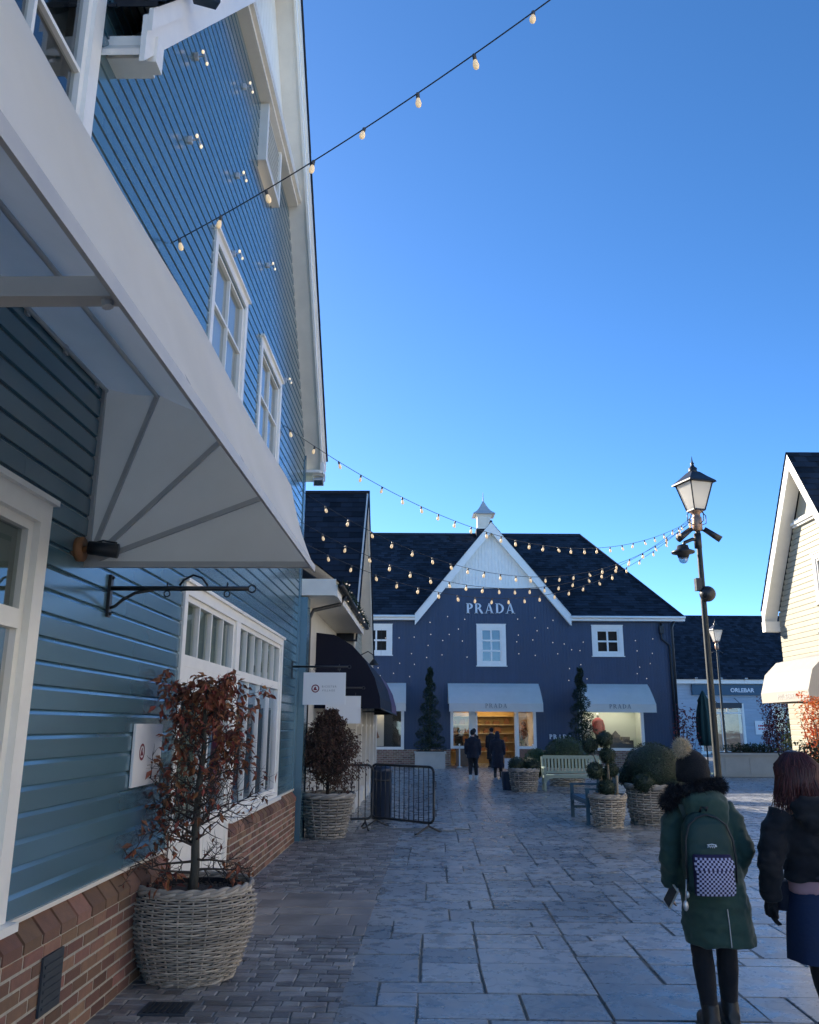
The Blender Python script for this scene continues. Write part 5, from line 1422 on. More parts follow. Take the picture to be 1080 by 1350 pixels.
# cameras, speaker and floodlights on the near lamp
e = empty('dome_camera', (LX, LY, 5.9), 'black dome camera hanging from a short arm on the nearer lamp post', 'camera')
b = MB(1); b.smooth = True; b.tube([(0, 0, .30), (-.15, -.02, .34), (-.36, -.05, .25), (-.40, -.05, .16)], .045, 8); b.tube([(-.02, 0, .12), (-.02, 0, .48)], .09, 12); b.build('arm', 'black_metal', e)
b = MB(2); b.smooth = True; b.lathe([(.04, .2), (.13, .17), (.15, .08), (.28, .02), (.27, -.02), (.15, -.05), (.12, -.14)], (-.42, -.05, 0), 20); b.build('hood', 'black_metal', e)
b = MB(3); b.smooth = True; b.ball((-.42, -.05, -.16), .115, 14, 8); b.build('dome', 'pane', e)
for sx, lb in ((-1, 'left'), (1, 'right')):
    e = empty('spotlight', (LX + sx * .12, LY, 6.42), 'black tube spotlight pointing down on the %s of the nearer lamp post' % lb, 'spotlight')
    b = MB(1); b.smooth = True; b.tube([(sx * .04, 0, .08), (sx * .40, -.08, -.20)], [.065, .085], 12); b.build('lamp_barrel', 'black_metal', e)
    b = MB(1); b.bar((-sx * .06, 0, .06), (sx * .14, -.02, .02), .04); b.build('bracket', 'black_metal', e)
e = empty('loudspeaker', (LX + .02, LY - .1, 4.87), 'round black loudspeaker on the nearer lamp post', 'loudspeaker')
b = MB(1); b.smooth = True; b.ball((.04, -.04, 0), (.19, .19, .19), 18, 12); b.build('ball', 'black_metal', e)
b = MB(1); b.box(-.22, -.08, -.08, .08, .08, .38); b.bar((-.1, .05, .0), (.0, .1, .0), .05); b.build('bracket', 'black_metal', e)

# ================================================================== STRING LIGHTS
def string_lights(P0, P1, poly, label, nb, t0, t1, sc=.84, tm=1.0):
    P0 = Vector(P0); P1 = Vector(P1)
    f = lambda t: Vector((P0.x + (P1.x - P0.x) * t, P0.y + (P1.y - P0.y) * t, poly[0] * t * t + poly[1] * t + poly[2]))
    e = empty('string_lights', f(0), label, 'string lights', 0, 'festoon string lights'); o = f(0)
    b = MB(1); b.smooth = True; b.tube([f(tm * k / 60) - o for k in range(61)], .0055 * (.6 + .4 * sc), 5); b.build('cable', 'black_metal', e)
    for k in range(nb):
        p = f(t0 + (t1 - t0) * (k + .22 * math.sin(k * 12.9)) / (nb - 1)) - o
        b = MB(k); a = Vector((b.rng.uniform(-.32, .32), b.rng.uniform(-.32, .32), -1)); b.X = Matrix.Translation(p) @ Vector((0, 0, -1)).rotation_difference(a).to_matrix().to_4x4() @ Matrix.Scale(sc, 4)
        b.smooth = True; b.lathe([(.012, -.048), (.019, -.06), (.027, -.088), (.029, -.106), (.023, -.130), (.007, -.142)], seg=10); g = b.build('bulb', 'bulb_glow', e)
        c = MB(k); c.X = b.X; c.smooth = True; c.lathe([(.006, .008), (.018, .0), (.018, -.05), (.012, -.052)], seg=8); c.build('socket', 'bulb_socket', g)
    return e
lp = (6.98, 20, 6.7)
string_lights((-1.88, 11.65, 6.07), lp, (4.90, -4.24, 6.07), 'highest string of bulbs, from the teal wall against the sky to the lamp post', 28, .01, .985)
string_lights((-1.84, 13.53, 5.6), lp, (5.75, -4.65, 5.6), 'second highest string of bulbs, crossing the white pointed gable', 24, .045, .98)
string_lights((-1.84, 13.63, 5.08), lp, (5.80, -4.06, 5.08), 'third string of bulbs from the top, passing just over the shop name', 24, .04, .98)
string_lights((-1.84, 13.68, 4.76), lp, (5.69, -3.71, 4.76), 'lowest string of bulbs, hanging across the shop name', 23, .05, .98)
string_lights((-1.97, 6.08, 5.58), (.85, 4.2, 6.07), (.33, .19, 5.58), 'nearest string of bulbs, rising over our heads from the teal wall', 13, .03, 1.6, .72, 1.7)

# ================================================================== PEOPLE
def ring(c, rx, ry, n=20, tilt=0.):
    c = Vector(c); return [c + Vector((rx * math.cos(2 * PI * k / n), ry * math.sin(2 * PI * k / n), tilt * math.cos(2 * PI * k / n))) for k in range(n)]
def body_mesh(root, J, sc=1.0, mat_='skin', voxel=.012):
    """one continuous body: head with face, neck, torso, arms with hands and five fingers, legs with feet"""
    b = MB(1)
    H = Vector(J['head'])
    b.ball(H, (.078 * sc, .095 * sc, .115 * sc), 18, 12); b.ball(H + Vector((0, .03, -.05)) * sc, (.058 * sc, .07 * sc, .07 * sc), 14, 8)
    b.ball(H + Vector((0, .098, -.02)) * sc, (.014 * sc, .026 * sc, .026 * sc), 8, 6)                       # nose
    for sx in (-1, 1):
        b.ball(H + Vector((sx * .08, -.005, -.01)) * sc, (.014 * sc, .024 * sc, .034 * sc), 8, 6)           # ears
        b.ball(H + Vector((sx * .03, .086, .012)) * sc, (.02 * sc, .014 * sc, .012 * sc), 8, 6)             # brow / eye
    b.ball(H + Vector((0, .09, -.062)) * sc, (.026 * sc, .014 * sc, .012 * sc), 8, 6)                       # mouth
    b.tube([H + Vector((0, -.01, -.05)) * sc, Vector(J['neck'])], [.055 * sc, .06 * sc], 14)
    ch, pe = Vector(J['chest']), Vector(J['pelvis'])
    b.loft([ring(Vector(J['neck']) + Vector((0, 0, -.01)), .07 * sc, .06 * sc), ring(ch + Vector((0, 0, .1)), .17 * sc, .095 * sc), ring(ch, .165 * sc, .11 * sc), ring((ch + pe) / 2, .13 * sc, .095 * sc), ring(pe, .165 * sc, .115 * sc), ring(pe - Vector((0, 0, .1)), .12 * sc, .1 * sc)])
    for s in ('l', 'r'):
        sh, el, wr = Vector(J['sh' + s]), Vector(J['el' + s]), Vector(J['wr' + s])
        b.tube([sh, (sh + el) / 2, el, (el + wr) / 2, wr], [.055 * sc, .048 * sc, .040 * sc, .036 * sc, .026 * sc], 12)
        d = (wr - el).normalized(); side = Vector(J.get('palm' + s, (1, 0, 0))); side = (side - d * side.dot(d)).normalized(); nrm = d.cross(side)
        pc = wr + d * .045 * sc
        b.loft([[wr + side * x * .024 * sc + nrm * y * .015 * sc for x, y in ((-1, -1), (1, -1), (1, 1), (-1, 1))], [pc + side * x * .036 * sc + nrm * y * .013 * sc for x, y in ((-1, -1), (1, -1), (1, 1), (-1, 1))], [wr + d * .09 * sc + side * x * .038 * sc + nrm * y * .011 * sc for x, y in ((-1, -1), (1, -1), (1, 1), (-1, 1))]])
        for k in range(4):
            L = (.062, .074, .07, .054)[k] * sc; q = wr + d * .085 * sc + side * (-.029 + .0195 * k) * sc
            k1 = q + d * L * .45 + nrm * .008 * sc; k2 = k1 + d * L * .3 + nrm * .018 * sc; k3 = k2 + d * L * .2 + nrm * .02 * sc
            b.tube([q, k1, k2, k3], [.0098 * sc, .0092 * sc, .0085 * sc, .007 * sc], 8)
        tq = wr + d * .03 * sc - side * .026 * sc
        b.tube([tq, tq + (d * .6 - side * .7).normalized() * .035 * sc + nrm * .006 * sc, tq + (d * .8 - side * .5).normalized() * .062 * sc + nrm * .016 * sc], [.013 * sc, .011 * sc, .008 * sc], 8)
        hp, kn, an = Vector(J['hp' + s]), Vector(J['kn' + s]), Vector(J['an' + s])
        b.tube([hp, (hp + kn) / 2, kn, (kn * .6 + an * .4), an], [.088 * sc, .076 * sc, .055 * sc, .056 * sc, .036 * sc], 14)
        b.tube([an, an + Vector((0, -.03, -.04)) * sc, an + Vector((0, .06, -.055)) * sc, an + Vector((0, .15, -.06)) * sc], [.036 * sc, .036 * sc, .036 * sc, .024 * sc], 10)
    return fuse(b, 'body', mat_, root, voxel, 4)
def legs(root, J, m, sc, extra=.006, name='leggings'):
    b = MB(2)
    for s in ('l', 'r'):
        hp, kn, an = Vector(J['hp' + s]), Vector(J['kn' + s]), Vector(J['an' + s]); k = sc
        b.tube([hp, (hp + kn) / 2, kn, kn * .62 + an * .38, an + Vector((0, 0, .01))], [.094 * k + extra, .083 * k + extra, .06 * k + extra, .062 * k + extra, .042 * k + extra], 16)
    b.ball(J['pelvis'], (.18 * sc + extra, .13 * sc + extra, .14 * sc))
    return fuse(b, name, m, root, .012, 3, .003, 9)
def shoes(root, J, m, sc):
    for s in ('l', 'r'):
        an = Vector(J['an' + s]); b = MB(3)
        b.tube([an + Vector((0, 0, .06)) * sc, an + Vector((0, -.012, -.03)) * sc], [.058 * sc, .062 * sc], 12)
        b.tube([an + Vector((0, -.075, -.045)) * sc, an + Vector((0, -.03, -.05)) * sc, an + Vector((0, .07, -.052)) * sc, an + Vector((0, .17, -.062)) * sc], [.045 * sc, .056 * sc, .056 * sc, .046 * sc], 12)
        b.box(an.x - .04 * sc, an.x + .04 * sc, an.y - .085 * sc, an.y + .195 * sc, an.z - .102 * sc, an.z - .075 * sc)
        fuse(b, 'shoe', m, root, .011, 2)
def fur(mb, c, r, n, L, w, droop=-.2):
    g = mb.rng; r = (r, r, r) if not hasattr(r, '__len__') else r
    for i in range(n):
        v = Vector((g.gauss(0, 1), g.gauss(0, 1), g.gauss(0, 1))).normalized(); p = Vector(c) + Vector((v.x * r[0], v.y * r[1], v.z * r[2])) * g.uniform(.7, 1)
        d = (v + Vector((g.gauss(0, .35), g.gauss(0, .35), g.gauss(droop, .35)))).normalized(); l = L * g.uniform(.6, 1.25); s = d.cross(Vector((g.gauss(0, 1), g.gauss(0, 1), g.gauss(0, 1)))).normalized() * w
        mb.add([p - s, p + s, p + d * l * .6 + Vector((0, 0, droop * l * .2)) + s * .4, p + d * l + Vector((0, 0, droop * l * .5))], [(0, 1, 2, 3)])

# ---- woman in the green parka, walking away
w1 = empty('person', (1.875, 5.60, 0), 'person seen from behind in a green parka, black hat with pale pompom and black leggings', 'person')
J = dict(head=(-.045, .03, 1.475), neck=(-.035, 0, 1.34), chest=(-.03, -.01, 1.18), pelvis=(.01, 0, .86),
         shl=(-.20, 0, 1.27), ell=(-.262, -.03, 1.01), wrl=(-.245, .05, .80), shr=(.155, 0, 1.27), elr=(.250, -.05, 1.02), wrr=(.20, .08, .83),
         hpl=(-.07, 0, .82), knl=(-.075, .03, .46), anl=(-.07, -.04, .10), hpr=(.10, 0, .82), knr=(.10, .04, .47), anr=(.105, .09, .105), palml=(0, 1, 0), palmr=(0, 1, 0))
body_mesh(w1, J, .95)
legs(w1, J, 'black_cloth', .93, .013); shoes(w1, J, 'shoe', .95)
b = MB(5)
n = 26
sec = [(.475, .235, .17, .045, 0), (.56, .235, .172, .04, 0), (.70, .228, .17, .03, .0), (.85, .215, .165, .015, 0), (1.0, .205, .155, -.005, 0), (1.12, .212, .15, -.02, 0), (1.22, .21, .135, -.028, 0), (1.29, .165, .11, -.032, 0), (1.345, .09, .09, -.035, 0)]
b.loft([ring((cx, -.005, z), rx, ry, n) for z, rx, ry, cx, _ in sec])
for s, sx in (('l', -1), ('r', 1)):
    sh, el, wr = Vector(J['sh' + s]), Vector(J['el' + s]), Vector(J['wr' + s])
    b.tube([sh + Vector((-sx * .03, 0, -.005)), sh * .6 + el * .4, el, el * .45 + wr * .55, wr], [.080, .076, .070, .062, .053], 16)
coat = fuse(b, 'parka', 'parka', w1, .012, 4, .015, 9)
b = MB(6)                                                  # hood hanging on the back, then its fur edge
b.loft([ring((-.02, -.03, 1.37), .13, .12), ring((-.03, -.085, 1.32), .165, .12), ring((-.02, -.12, 1.25), .15, .095), ring((.0, -.135, 1.17), .11, .07), ring((.01, -.13, 1.11), .06, .045)])
fuse(b, 'hood', 'parka', w1, .014, 3, .012, 9)
b = MB(7)
pts = [(-.255, -.05, 1.285), (-.215, -.075, 1.335), (-.14, -.1, 1.365), (-.05, -.11, 1.385), (.04, -.09, 1.40), (.105, -.04, 1.395), (.12, .04, 1.39), (-.24, .02, 1.30), (-.17, .08, 1.36), (.07, .09, 1.39)]
for p in pts: fur(b, p, (.052, .046, .040), 480, .042, .002, -.15); b.ball(p, (.045, .04, .035), 8, 6)
for p, q in zip(pts, pts[1:7]):
    mpt = [(a + c) / 2 for a, c in zip(p, q)]; fur(b, mpt, (.052, .046, .040), 480, .042, .002, -.15); b.ball(mpt, (.045, .04, .035), 8, 6)
b.build('fur_trim', 'black_fur', w1)
b = MB(8)
hc = Vector((-.045, .025, 1.50))
b.loft([ring(hc + Vector((0, 0, -.085)), .108, .122), ring(hc + Vector((0, 0, -.02)), .116, .13), ring(hc + Vector((0, -.005, .045)), .105, .118), ring(hc + Vector((-.01, -.01, .095)), .07, .08), ring(hc + Vector((-.02, -.01, .12)), .025, .03)])
hat = fuse(b, 'hat', 'black_knit', w1, .012, 3, .004, 14)
b = MB(9); fur(b, hc + Vector((-.075, -.045, .125)), .045, 2600, .036, .0016, 0); b.ball(hc + Vector((-.075, -.045, .125)), .046, 10, 8); b.build('pompom', 'pom_fur', hat)
b = MB(10)                                                 # coat back seam and zip
b.tube([(.055, -.178, .49), (.05, -.182, .62), (.045, -.182, .70)], .004, 5); b.build('back_zip', 'frame_metal', w1)
w1.scale = (.92, .95, 1)
# phone in her left hand
e = empty('phone', (1.875 - .235, 5.62, .74), 'small pale phone held in the left hand of the person in the parka', 'phone', rad(20))
b = MB(1); b.X = Matrix.Rotation(rad(40), 4, 'X'); b.box(-.006, .006, -.035, .035, -.075, .075); b.build('case', 'canvas_white', e)
b = MB(1); b.X = Matrix.Rotation(rad(40), 4, 'X'); b.box(-.0075, -.0062, -.031, .031, -.07, .07); b.build('screen', 'dark_slate_plate', e)
# backpack
bp = empty('backpack', (1.875 - .065, 5.60 - .185, .80), 'dark green backpack with a checkered front pocket on the back of the parka', 'backpack')
b = MB(11)
def rbox(cx, cy, z, rx, ry, n=24, p=3.2):
    o = []
    for k in range(n):
        t = 2 * PI * k / n; c, s = math.cos(t), math.sin(t)
        o.append(Vector((cx + rx * math.copysign(abs(c) ** (2 / p), c), cy + ry * math.copysign(abs(s) ** (2 / p), s), z)))
    return o
b.loft([rbox(0, -.02, 0, .142, .07), rbox(0, -.025, .02, .155, .085), rbox(0, -.025, .18, .16, .09), rbox(-.003, -.02, .30, .155, .085), rbox(-.006, -.012, .385, .135, .07), rbox(-.008, 0, .43, .095, .05), rbox(-.008, .01, .45, .05, .03)])
fuse(b, 'bag', 'pack', bp, .011, 3, .006, 9)
b = MB(12)
def checks(sec, nu, nv):
    """front pocket shell: one curved sheet of small squares"""
    for j in range(len(sec) - 1):
        (z0, w0, y0), (z1, w1_, y1) = sec[j], sec[j + 1]
        for i in range(nu):
            q = []
            for u, (z, w, y) in ((i, sec[j]), (i + 1, sec[j]), (i + 1, sec[j + 1]), (i, sec[j + 1])):
                t = -1 + 2 * u / nu; q.append((w * t, y + .022 * abs(t) ** 4, z))
            b.m = (i + j) % 2; b.add(q, [(0, 1, 2, 3)])
nu = 18
secp = [(.0 + .0125 * k, .120 + .003 * math.sin(k * .5), -.150 - .018 * math.sin(PI * min(1, (k + 1) / 6) / 2)) for k in range(12)]
checks(secp, nu, 0)
secp2 = [(.141 + .0135 * k, .126 - .002 * k * (k > 3), -.172 + .004 * k) for k in range(6)]
checks(secp2, nu, 0)
mat('check_light', (.50, .50, .66), .8); mat('check_dark', (.018, .014, .065), .8)
b.build('front_pocket', ['check_light', 'check_dark'], bp, recalc=False)
b = MB(13)                                                 # pocket sides, zip line
b.loft([rbox(0, -.10, -.004, .120, .042), rbox(0, -.105, .02, .122, .045), rbox(0, -.105, .20, .124, .045), rbox(0, -.09, .222, .118, .04)]); b.build('pocket_body', 'check_dark', bp)
b = MB(14); b.smooth = True
b.tube([(-.155, -.075, .06), (-.158, -.085, .2), (-.15, -.08, .30), (-.12, -.07, .385), (-.06, -.055, .425), (0, -.048, .44), (.06, -.05, .425), (.12, -.065, .385), (.15, -.08, .30), (.158, -.085, .2), (.155, -.075, .06)], .006, 6)
b.tube([(-.02, -.0, .45), (-.02, -.03, .48), (.02, -.03, .48), (.02, 0, .45)], .008, 6); b.build('zip', 'black_metal', bp)
for sx in (-1, 1):
    b = MB(15); b.loft([[Vector((sx * x + k * .022, y, z)) for k in (-1, 1)] for x, y, z in ((.09, .06, .40), (.115, .07, .49), (.13, .14, .50), (.14, .22, .47))], False, False); b.build('strap', 'parka_dark', bp)
b = MB(16)                                                 # white stitched script mark
wl = [(-.028, .262), (-.020, .276), (-.012, .262), (-.004, .272), (.002, .262), (.008, .272), (.014, .262), (.022, .272), (.03, .268)]
b.tube([(x, -.122, z) for x, z in wl], .0042, 5); b.tube([(-.03, -.121, .277), (.0, -.122, .281), (.028, -.121, .276)], .003, 5); b.build('white_mark', 'text_white', bp)
b = MB(17); b.smooth = True                               # keyring at its left side
b.tube([(-.165, -.08, .08), (-.175, -.09, .02), (-.185, -.10, -.04)], .005, 5); b.ball((-.187, -.105, -.06), (.018, .01, .03), 8, 6); b.ball((-.172, -.105, .0), (.014, .01, .02), 8, 6); b.build('keyring', 'rail_metal', bp); bp.scale = (.94, .95, 1)

# ---- woman with dark red hair at the right edge
w2 = empty('person', (2.46, 5.38, 0), 'person with dark red hair, black jacket and navy skirt at the right edge', 'person')
J2 = dict(head=(-.06, .03, 1.475), neck=(-.03, 0, 1.34), chest=(-.0, -.01, 1.17), pelvis=(.03, 0, .84),
          shl=(-.20, 0, 1.25), ell=(-.285, -.01, .98), wrl=(-.275, .05, .755), shr=(.2, 0, 1.25), elr=(.29, -.04, .98), wrr=(.27, .1, .78),
          hpl=(-.06, 0, .82), knl=(-.03, .05, .46), anl=(.0, -.02, .10), hpr=(.13, 0, .82), knr=(.14, .02, .46), anr=(.15, -.12, .13), palml=(0, 1, 0), palmr=(0, 1, 0))
body_mesh(w2, J2, .95)
legs(w2, J2, 'black_cloth', .95, name='tights'); shoes(w2, J2, 'shoe', .95)
b = MB(5)
b.loft([ring((.03, 0, z), rx, ry, 26) for z, rx, ry in ((.875, .225, .16), (.92, .22, .16), (1.02, .215, .155), (1.12, .222, .15), (1.20, .21, .135), (1.27, .165, .11), (1.33, .085, .085))])
for s, sx in (('l', -1), ('r', 1)):
    sh, el, wr = Vector(J2['sh' + s]), Vector(J2['el' + s]), Vector(J2['wr' + s])
    b.tube([sh + Vector((-sx * .03, 0, 0)), sh * .6 + el * .4, el, el * .45 + wr * .55, wr], [.088, .084, .076, .066, .055], 16)
b.loft([ring((-.03, -.05, 1.36), .11, .1), ring((-.02, -.1, 1.30), .15, .09), ring((-.01, -.125, 1.22), .13, .07), ring((0, -.125, 1.15), .08, .05)])
b.loft([ring((-.04, 0, z), r_, r_ * 1.05) for z, r_ in ((1.30, .10), (1.37, .098), (1.415, .092))])
fuse(b, 'jacket', 'black_cloth', w2, .012, 4, .014, 9)
b = MB(6); b.loft([ring((.03, 0, z), rx, ry, 24) for z, rx, ry in ((.80, .212, .152), (.86, .21, .15), (.90, .205, .145))]); fuse(b, 'pink_top', 'pink_cloth', w2, .014, 2, .004, 12)
b = MB(7)
rr = []
for z, rx, ry in ((.44, .255, .20), (.55, .250, .195), (.68, .24, .18), (.78, .22, .16), (.825, .212, .152)):
    rr.append([Vector((.04 + (rx + .010 * math.sin(7 * t) * (1 - (z - .44) / .4)) * math.cos(t), (ry + .01 * math.sin(7 * t) * (1 - (z - .44) / .4)) * math.sin(t), z + (.0 if math.cos(t) > -.6 or z > .5 else .0))) for t in [2 * PI * k / 36 for k in range(36)]])
b.smooth = True; b.loft(rr, False); b.loft([[p * 1 + Vector((0, 0, .001)) for p in rr[0]], [Vector((.04 + (p.x - .04) * .96, p.y * .96, p.z + .01)) for p in rr[0]]], False); b.build('skirt', 'denim', w2)
for s in ('l', 'r'):                                       # gloves over the hands
    b = MB(8)
    el, wr = Vector(J2['el' + s]), Vector(J2['wr' + s]); d = (wr - el).normalized(); side = Vector((0, 1, 0)); side = (side - d * side.dot(d)).normalized(); nrm = d.cross(side)
    b.tube([wr - d * .05, wr, wr + d * .05, wr + d * .095], [.042, .036, .044, .036], 12)
    for k in range(4):
        q = wr + d * .08 + side * (-.03 + .02 * k); L = (.06, .072, .068, .052)[k]
        b.tube([q, q + d * L * .5 + nrm * .01, q + d * L * .85 + nrm * .03, q + d * L + nrm * .045], [.0135, .013, .012, .010], 8)
    tq = wr + d * .02 - side * .03; b.tube([tq, tq + (d * .6 - side * .6) * .05, tq + (d * .85 - side * .45) * .075 + nrm * .01], [.016, .014, .011], 8)
    fuse(b, 'glove', 'black_knit', w2, .009, 2)
b = MB(9); hc = Vector(J2['head'])
b.loft([ring(hc + Vector((.01, -.03, -.165)), .12, .075), ring(hc + Vector((0, -.03, -.10)), .128, .10), ring(hc + Vector((0, -.02, -.02)), .122, .118), ring(hc + Vector((0, -.015, .06)), .112, .118), ring(hc + Vector((0, -.012, .105)), .085, .092), ring(hc + Vector((0, -.01, .132)), .05, .055), ring(hc + Vector((0, -.01, .145)), .015, .015)])
hair = fuse(b, 'hair', 'hair_red', w2, .012, 3, .01, 10)
b = MB(10); g = b.rng; b.smooth = True
for i in range(520):
    a = g.uniform(PI * .95, PI * 2.05); t0 = g.uniform(.0, 1.2); x, y = math.cos(a), math.sin(a)
    top = hc + Vector((.10 * x * math.sin(t0 + .3), -.01 + .11 * y * math.sin(t0 + .3), .135 * math.cos(t0 * .9)))
    m1 = hc + Vector((.128 * x, -.02 + .125 * y, -.02 + g.uniform(-.02, .02))); m2 = hc + Vector((.14 * x + g.gauss(0, .012), -.03 + .115 * y + g.gauss(0, .01), -.11)); en_ = hc + Vector((.135 * x + g.gauss(0, .03), -.035 + .10 * y + g.gauss(0, .02), -.175 + g.uniform(-.06, .06)))
    b.tube([top, (top + m1) * .5 + Vector((.02 * x, .02 * y, .015)), m1, m2, en_], [.0035, .004, .004, .0035, .001], 4, False)
b.build('strands', 'hair_red', hair)
b = MB(11); b.loft([[Vector(p) + Vector(o) for o in ((-.014, 0, .008), (.014, 0, -.008))] for p in ((.17, -.06, 1.31), (.16, -.145, 1.20), (.10, -.165, 1.08), (.02, -.168, .97), (-.08, -.16, .9))], False, False)
bg = empty('crossbody_bag', (2.46, 5.38, 0), 'thin dark crossbody strap and small bag on the back of the red haired person', 'bag')
b.build('strap', 'navy_coat', bg); b = MB(12); b.loft([rbox(-.20, .10, z, .05, .09) for z in (.70, .72, .84, .86)]); b.build('pouch', 'navy_coat', bg)

# ---- people near and inside the entrance
def passer(loc, h, label, coat, trouser, shoe_, long=False, lean=0., rz=0, hood=False, sp=.06):
    e = empty('person', loc, label, 'person', rz); k = h / 1.7
    P = lambda x, y, z: (x * k, y * k, z * k)
    J = dict(head=P(lean, .03, 1.58), neck=P(lean, 0, 1.44), chest=P(lean * .7, 0, 1.26), pelvis=P(0, 0, .92), shl=P(-.19, 0, 1.37), ell=P(-.25, -.02, 1.08), wrl=P(-.23, .07, .86), shr=P(.19, 0, 1.37), elr=P(.25, -.02, 1.08), wrr=P(.24, .05, .84),
             hpl=P(-.09, 0, .88), knl=P(-.09, .05, .5), anl=P(-.1, -sp, .1), hpr=P(.09, 0, .88), knr=P(.1, .04, .5), anr=P(.12, sp, .1), palml=(0, 1, 0), palmr=(0, 1, 0))
    body_mesh(e, J, k, 'skin', .02)
    legs(e, J, trouser, k, .012, 'trousers'); shoes(e, J, shoe_, k)
    b = MB(3); z0 = .35 if long else .72
    b.loft([ring(P(lean * .5, 0, z), rx * k, ry * k) for z, rx, ry in ((z0, .25 if long else .22, .19), (.9, .215, .16), (1.1, .21, .155), (1.3, .215, .145), (1.4, .16, .11), (1.46, .09, .09))])
    for s in 'lr':
        sh, el, wr = Vector(J['sh' + s]), Vector(J['el' + s]), Vector(J['wr' + s]); b.tube([sh, (sh + el) / 2, el, wr], [.085 * k, .08 * k, .07 * k, .055 * k], 12)
    fuse(b, 'coat', coat, e, .022, 3, .012, 6)
    b = MB(4); hh = Vector(J['head']); b.ball(hh + Vector((0, -.02, .025)) * k, (.092 * k, .105 * k, .115 * k)); 
    if hood: b.ball(hh + Vector((0, -.04, -.08)) * k, (.11 * k, .1 * k, .15 * k))
    fuse(b, 'hair', 'black_knit' if not hood else coat, e, .02, 2)
    return e
passer((2.24, 30.1, 0), 1.66, 'person in a dark navy coat with pale soled shoes walking up to the entrance', 'navy_coat', 'black_cloth', 'shoe_pale', sp=.10)
passer((3.22, 31.3, 0), 1.6, 'person in a long dark hooded coat with a white bag near the entrance', 'navy_coat', 'black_cloth', 'shoe', True, .0, rad(-10), True)
e = empty('shopping_bag', (3.22 + .40, 31.3, .30), 'white paper shopping bag carried by the person in the long dark coat', 'bag', rad(-15))
b = MB(1); b.loft([[Vector((sx * .15, sy * .06, z)) for sx, sy in ((-1, -1), (1, -1), (1, 1), (-1, 1))] for z in (0, .36)], True); b.build('paper', 'sign_white', e)
b = MB(1); b.tube([(-.07, 0, .36), (-.05, 0, .50), (.05, 0, .50), (.07, 0, .36)], .006, 5); b.build('handle', 'black_cloth', e)
passer((2.95, 38.7, 0), 1.68, 'leftmost dark figure standing in the doorway', 'black_cloth', 'black_cloth', 'shoe', False, .0, rad(120))
passer((3.75, 38.9, 0), 1.72, 'dark figure in the middle of the doorway', 'black_cloth', 'black_cloth', 'shoe', True, .0, rad(20))
passer((2.4, 40.9, 0), 1.66, 'dark figure inside the shop behind the left entrance window', 'black_cloth', 'black_cloth', 'shoe', False, .0, rad(-60))
passer((5.5, 41.0, 0), 2.0, 'tall dark figure inside the shop behind the right entrance window', 'black_cloth', 'black_cloth', 'shoe', True, .0, rad(60))
# two slim white sign posts beside the entrance
for x, lb in ((2.3, 'left'), (5.60, 'right')):
    e = empty('rope_post', (x, 38.9, 0), 'slim white post standing to the %s of the entrance' % lb, 'post')
    b = MB(1); b.smooth = True; b.lathe([(.13, 0), (.13, .02), (.03, .04), (.03, .95), (.045, .97), (.02, 1.02)], seg=14); b.build('pole', 'white_paint', e)

# white houses added along the right side (out of frame: seen in the window panes, and throw sunlight back into the shade)
for yy, lb in ((11.4, 'unseen white boarded house right beside us, added to bounce sunlight'), (-2.4, 'unseen white boarded house just behind us, added to bounce sunlight'), (-16.2, 'unseen white boarded house farthest behind us, added to bounce sunlight')):
    wh = empty('white_house', (10.2, yy, 0), lb, 'house', 0, 'added white houses along the right')
    def fw(o, s, z): return (-o, s, z)
    ops = [(-5.2 + 3.6 * k, -3.6 + 3.6 * k, z0, z1) for k in range(3) for z0, z1 in ((.9, 2.5), (3.9, 5.5))]
    def rows_w(z):
        iv = [(-6.4, 6.4)]
        for a, b, c, d in ops:
            if c < z < d: iv = minus(iv, a, b)
        return iv
    b = MB(5); siding(b, .0, 7.4, .16, rows_w, fw); b.build('weatherboarding', 'white_boards', wh)
    b = MB(6); b.box(.01, 8, -6.4, -6.37, 0, 7.4); b.box(.01, 8, 6.37, 6.4, 0, 7.4); b.build('side_wall', 'white_boards', wh)
    b = slates([(-.4, -6.6, 7.4), (-.4, 6.6, 7.4), (4, 6.6, 10.5), (4, -6.6, 10.5)], seed=7, course=.4, width=.6); b.build('roof', 'slate_plain', wh)
    for a, bb, c, d in ops: window(wh, fw, a - .1, bb + .1, c - .1, d + .1, 2, 2, casing=.12, back='dark_room', backd=.2)

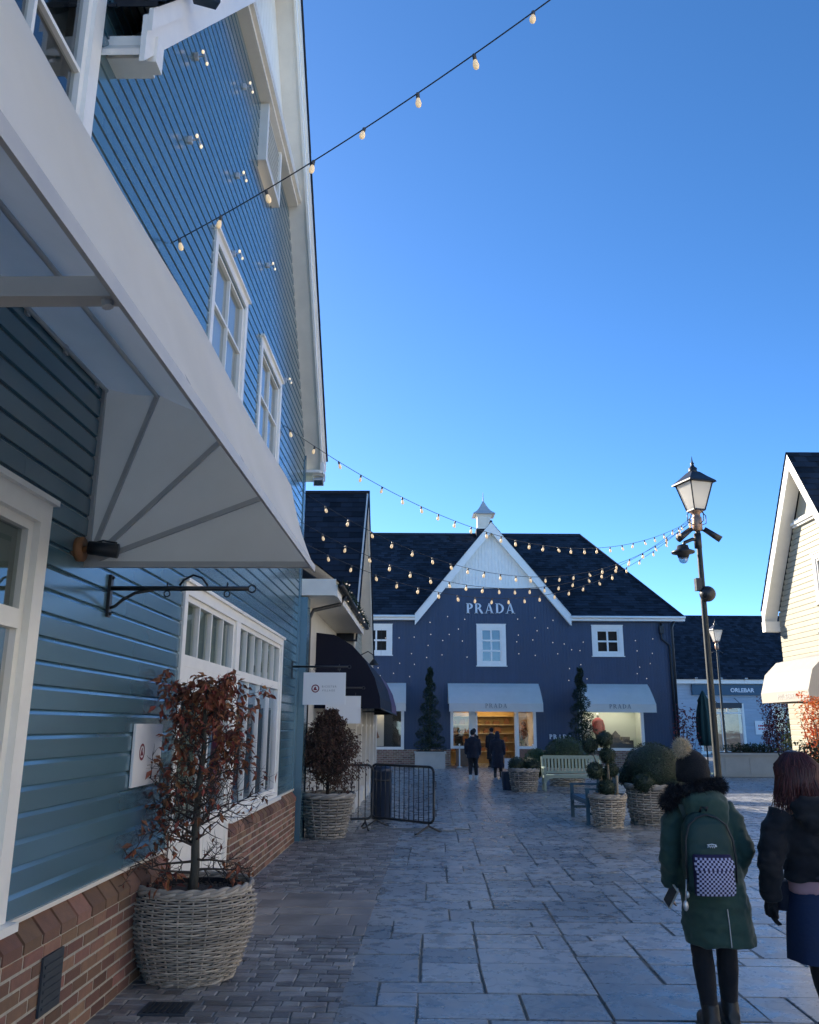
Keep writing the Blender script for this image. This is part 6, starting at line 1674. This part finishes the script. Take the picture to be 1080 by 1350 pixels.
# ================================================================== SKY, SUN, CAMERA
SUN_EL, SUN_AZ = rad(22), rad(45)          # azimuth measured from straight ahead towards the left
w = bpy.data.worlds.new('World'); scene.world = w; w.use_nodes = True
nt = w.node_tree; bgn = nt.nodes['Background']
sky = nt.nodes.new('ShaderNodeTexSky'); sky.sky_type = 'NISHITA'; sky.sun_disc = False
sky.sun_elevation = SUN_EL; sky.sun_rotation = -SUN_AZ; sky.air_density = .45; sky.dust_density = .3; sky.ozone_density = 2.0; sky.altitude = 1000
hs = nt.nodes.new('ShaderNodeHueSaturation'); hs.inputs['Saturation'].default_value = 1.22
nt.links.new(sky.outputs[0], hs.inputs['Color']); nt.links.new(hs.outputs[0], bgn.inputs['Color']); bgn.inputs['Strength'].default_value = .12
sl = bpy.data.lights.new('sun', 'SUN'); sl.energy = 2.9; sl.angle = rad(.5); sl.color = (1, .93, .82)
so = bpy.data.objects.new('sun', sl); COL.objects.link(so)
d = Vector((-math.sin(SUN_AZ) * math.cos(SUN_EL), math.cos(SUN_AZ) * math.cos(SUN_EL), math.sin(SUN_EL)))
so.rotation_euler = d.to_track_quat('Z', 'Y').to_euler(); so.location = d * 60 + Vector((0, 20, 0))

cam = bpy.data.cameras.new('camera'); co = bpy.data.objects.new('camera', cam); COL.objects.link(co); scene.camera = co
PITCH = math.atan((958 - 675) / 1100.); ROLL = rad(.3)
cam.sensor_fit = 'HORIZONTAL'; cam.sensor_width = 36; cam.lens = 36 * 1100 / 1080
cam.clip_start = .05; cam.clip_end = 2000
co.location = (0, 0, 1.75)
co.rotation_euler = (Matrix.Rotation(PI / 2 + PITCH, 3, 'X') @ Matrix.Rotation(ROLL, 3, 'Z')).to_euler()
vs = scene.view_settings; vs.view_transform = 'Standard'; vs.look = 'None'; vs.gamma = 1; vs.use_curve_mapping = False; vs.exposure = 1.95; vs.use_white_balance = True; vs.white_balance_temperature = 6900
scene.cycles.max_bounces = 8; scene.cycles.diffuse_bounces = 4; scene.cycles.glossy_bounces = 3; scene.cycles.transparent_max_bounces = 12
scene.cycles.caustics_reflective = False; scene.cycles.caustics_refractive = False
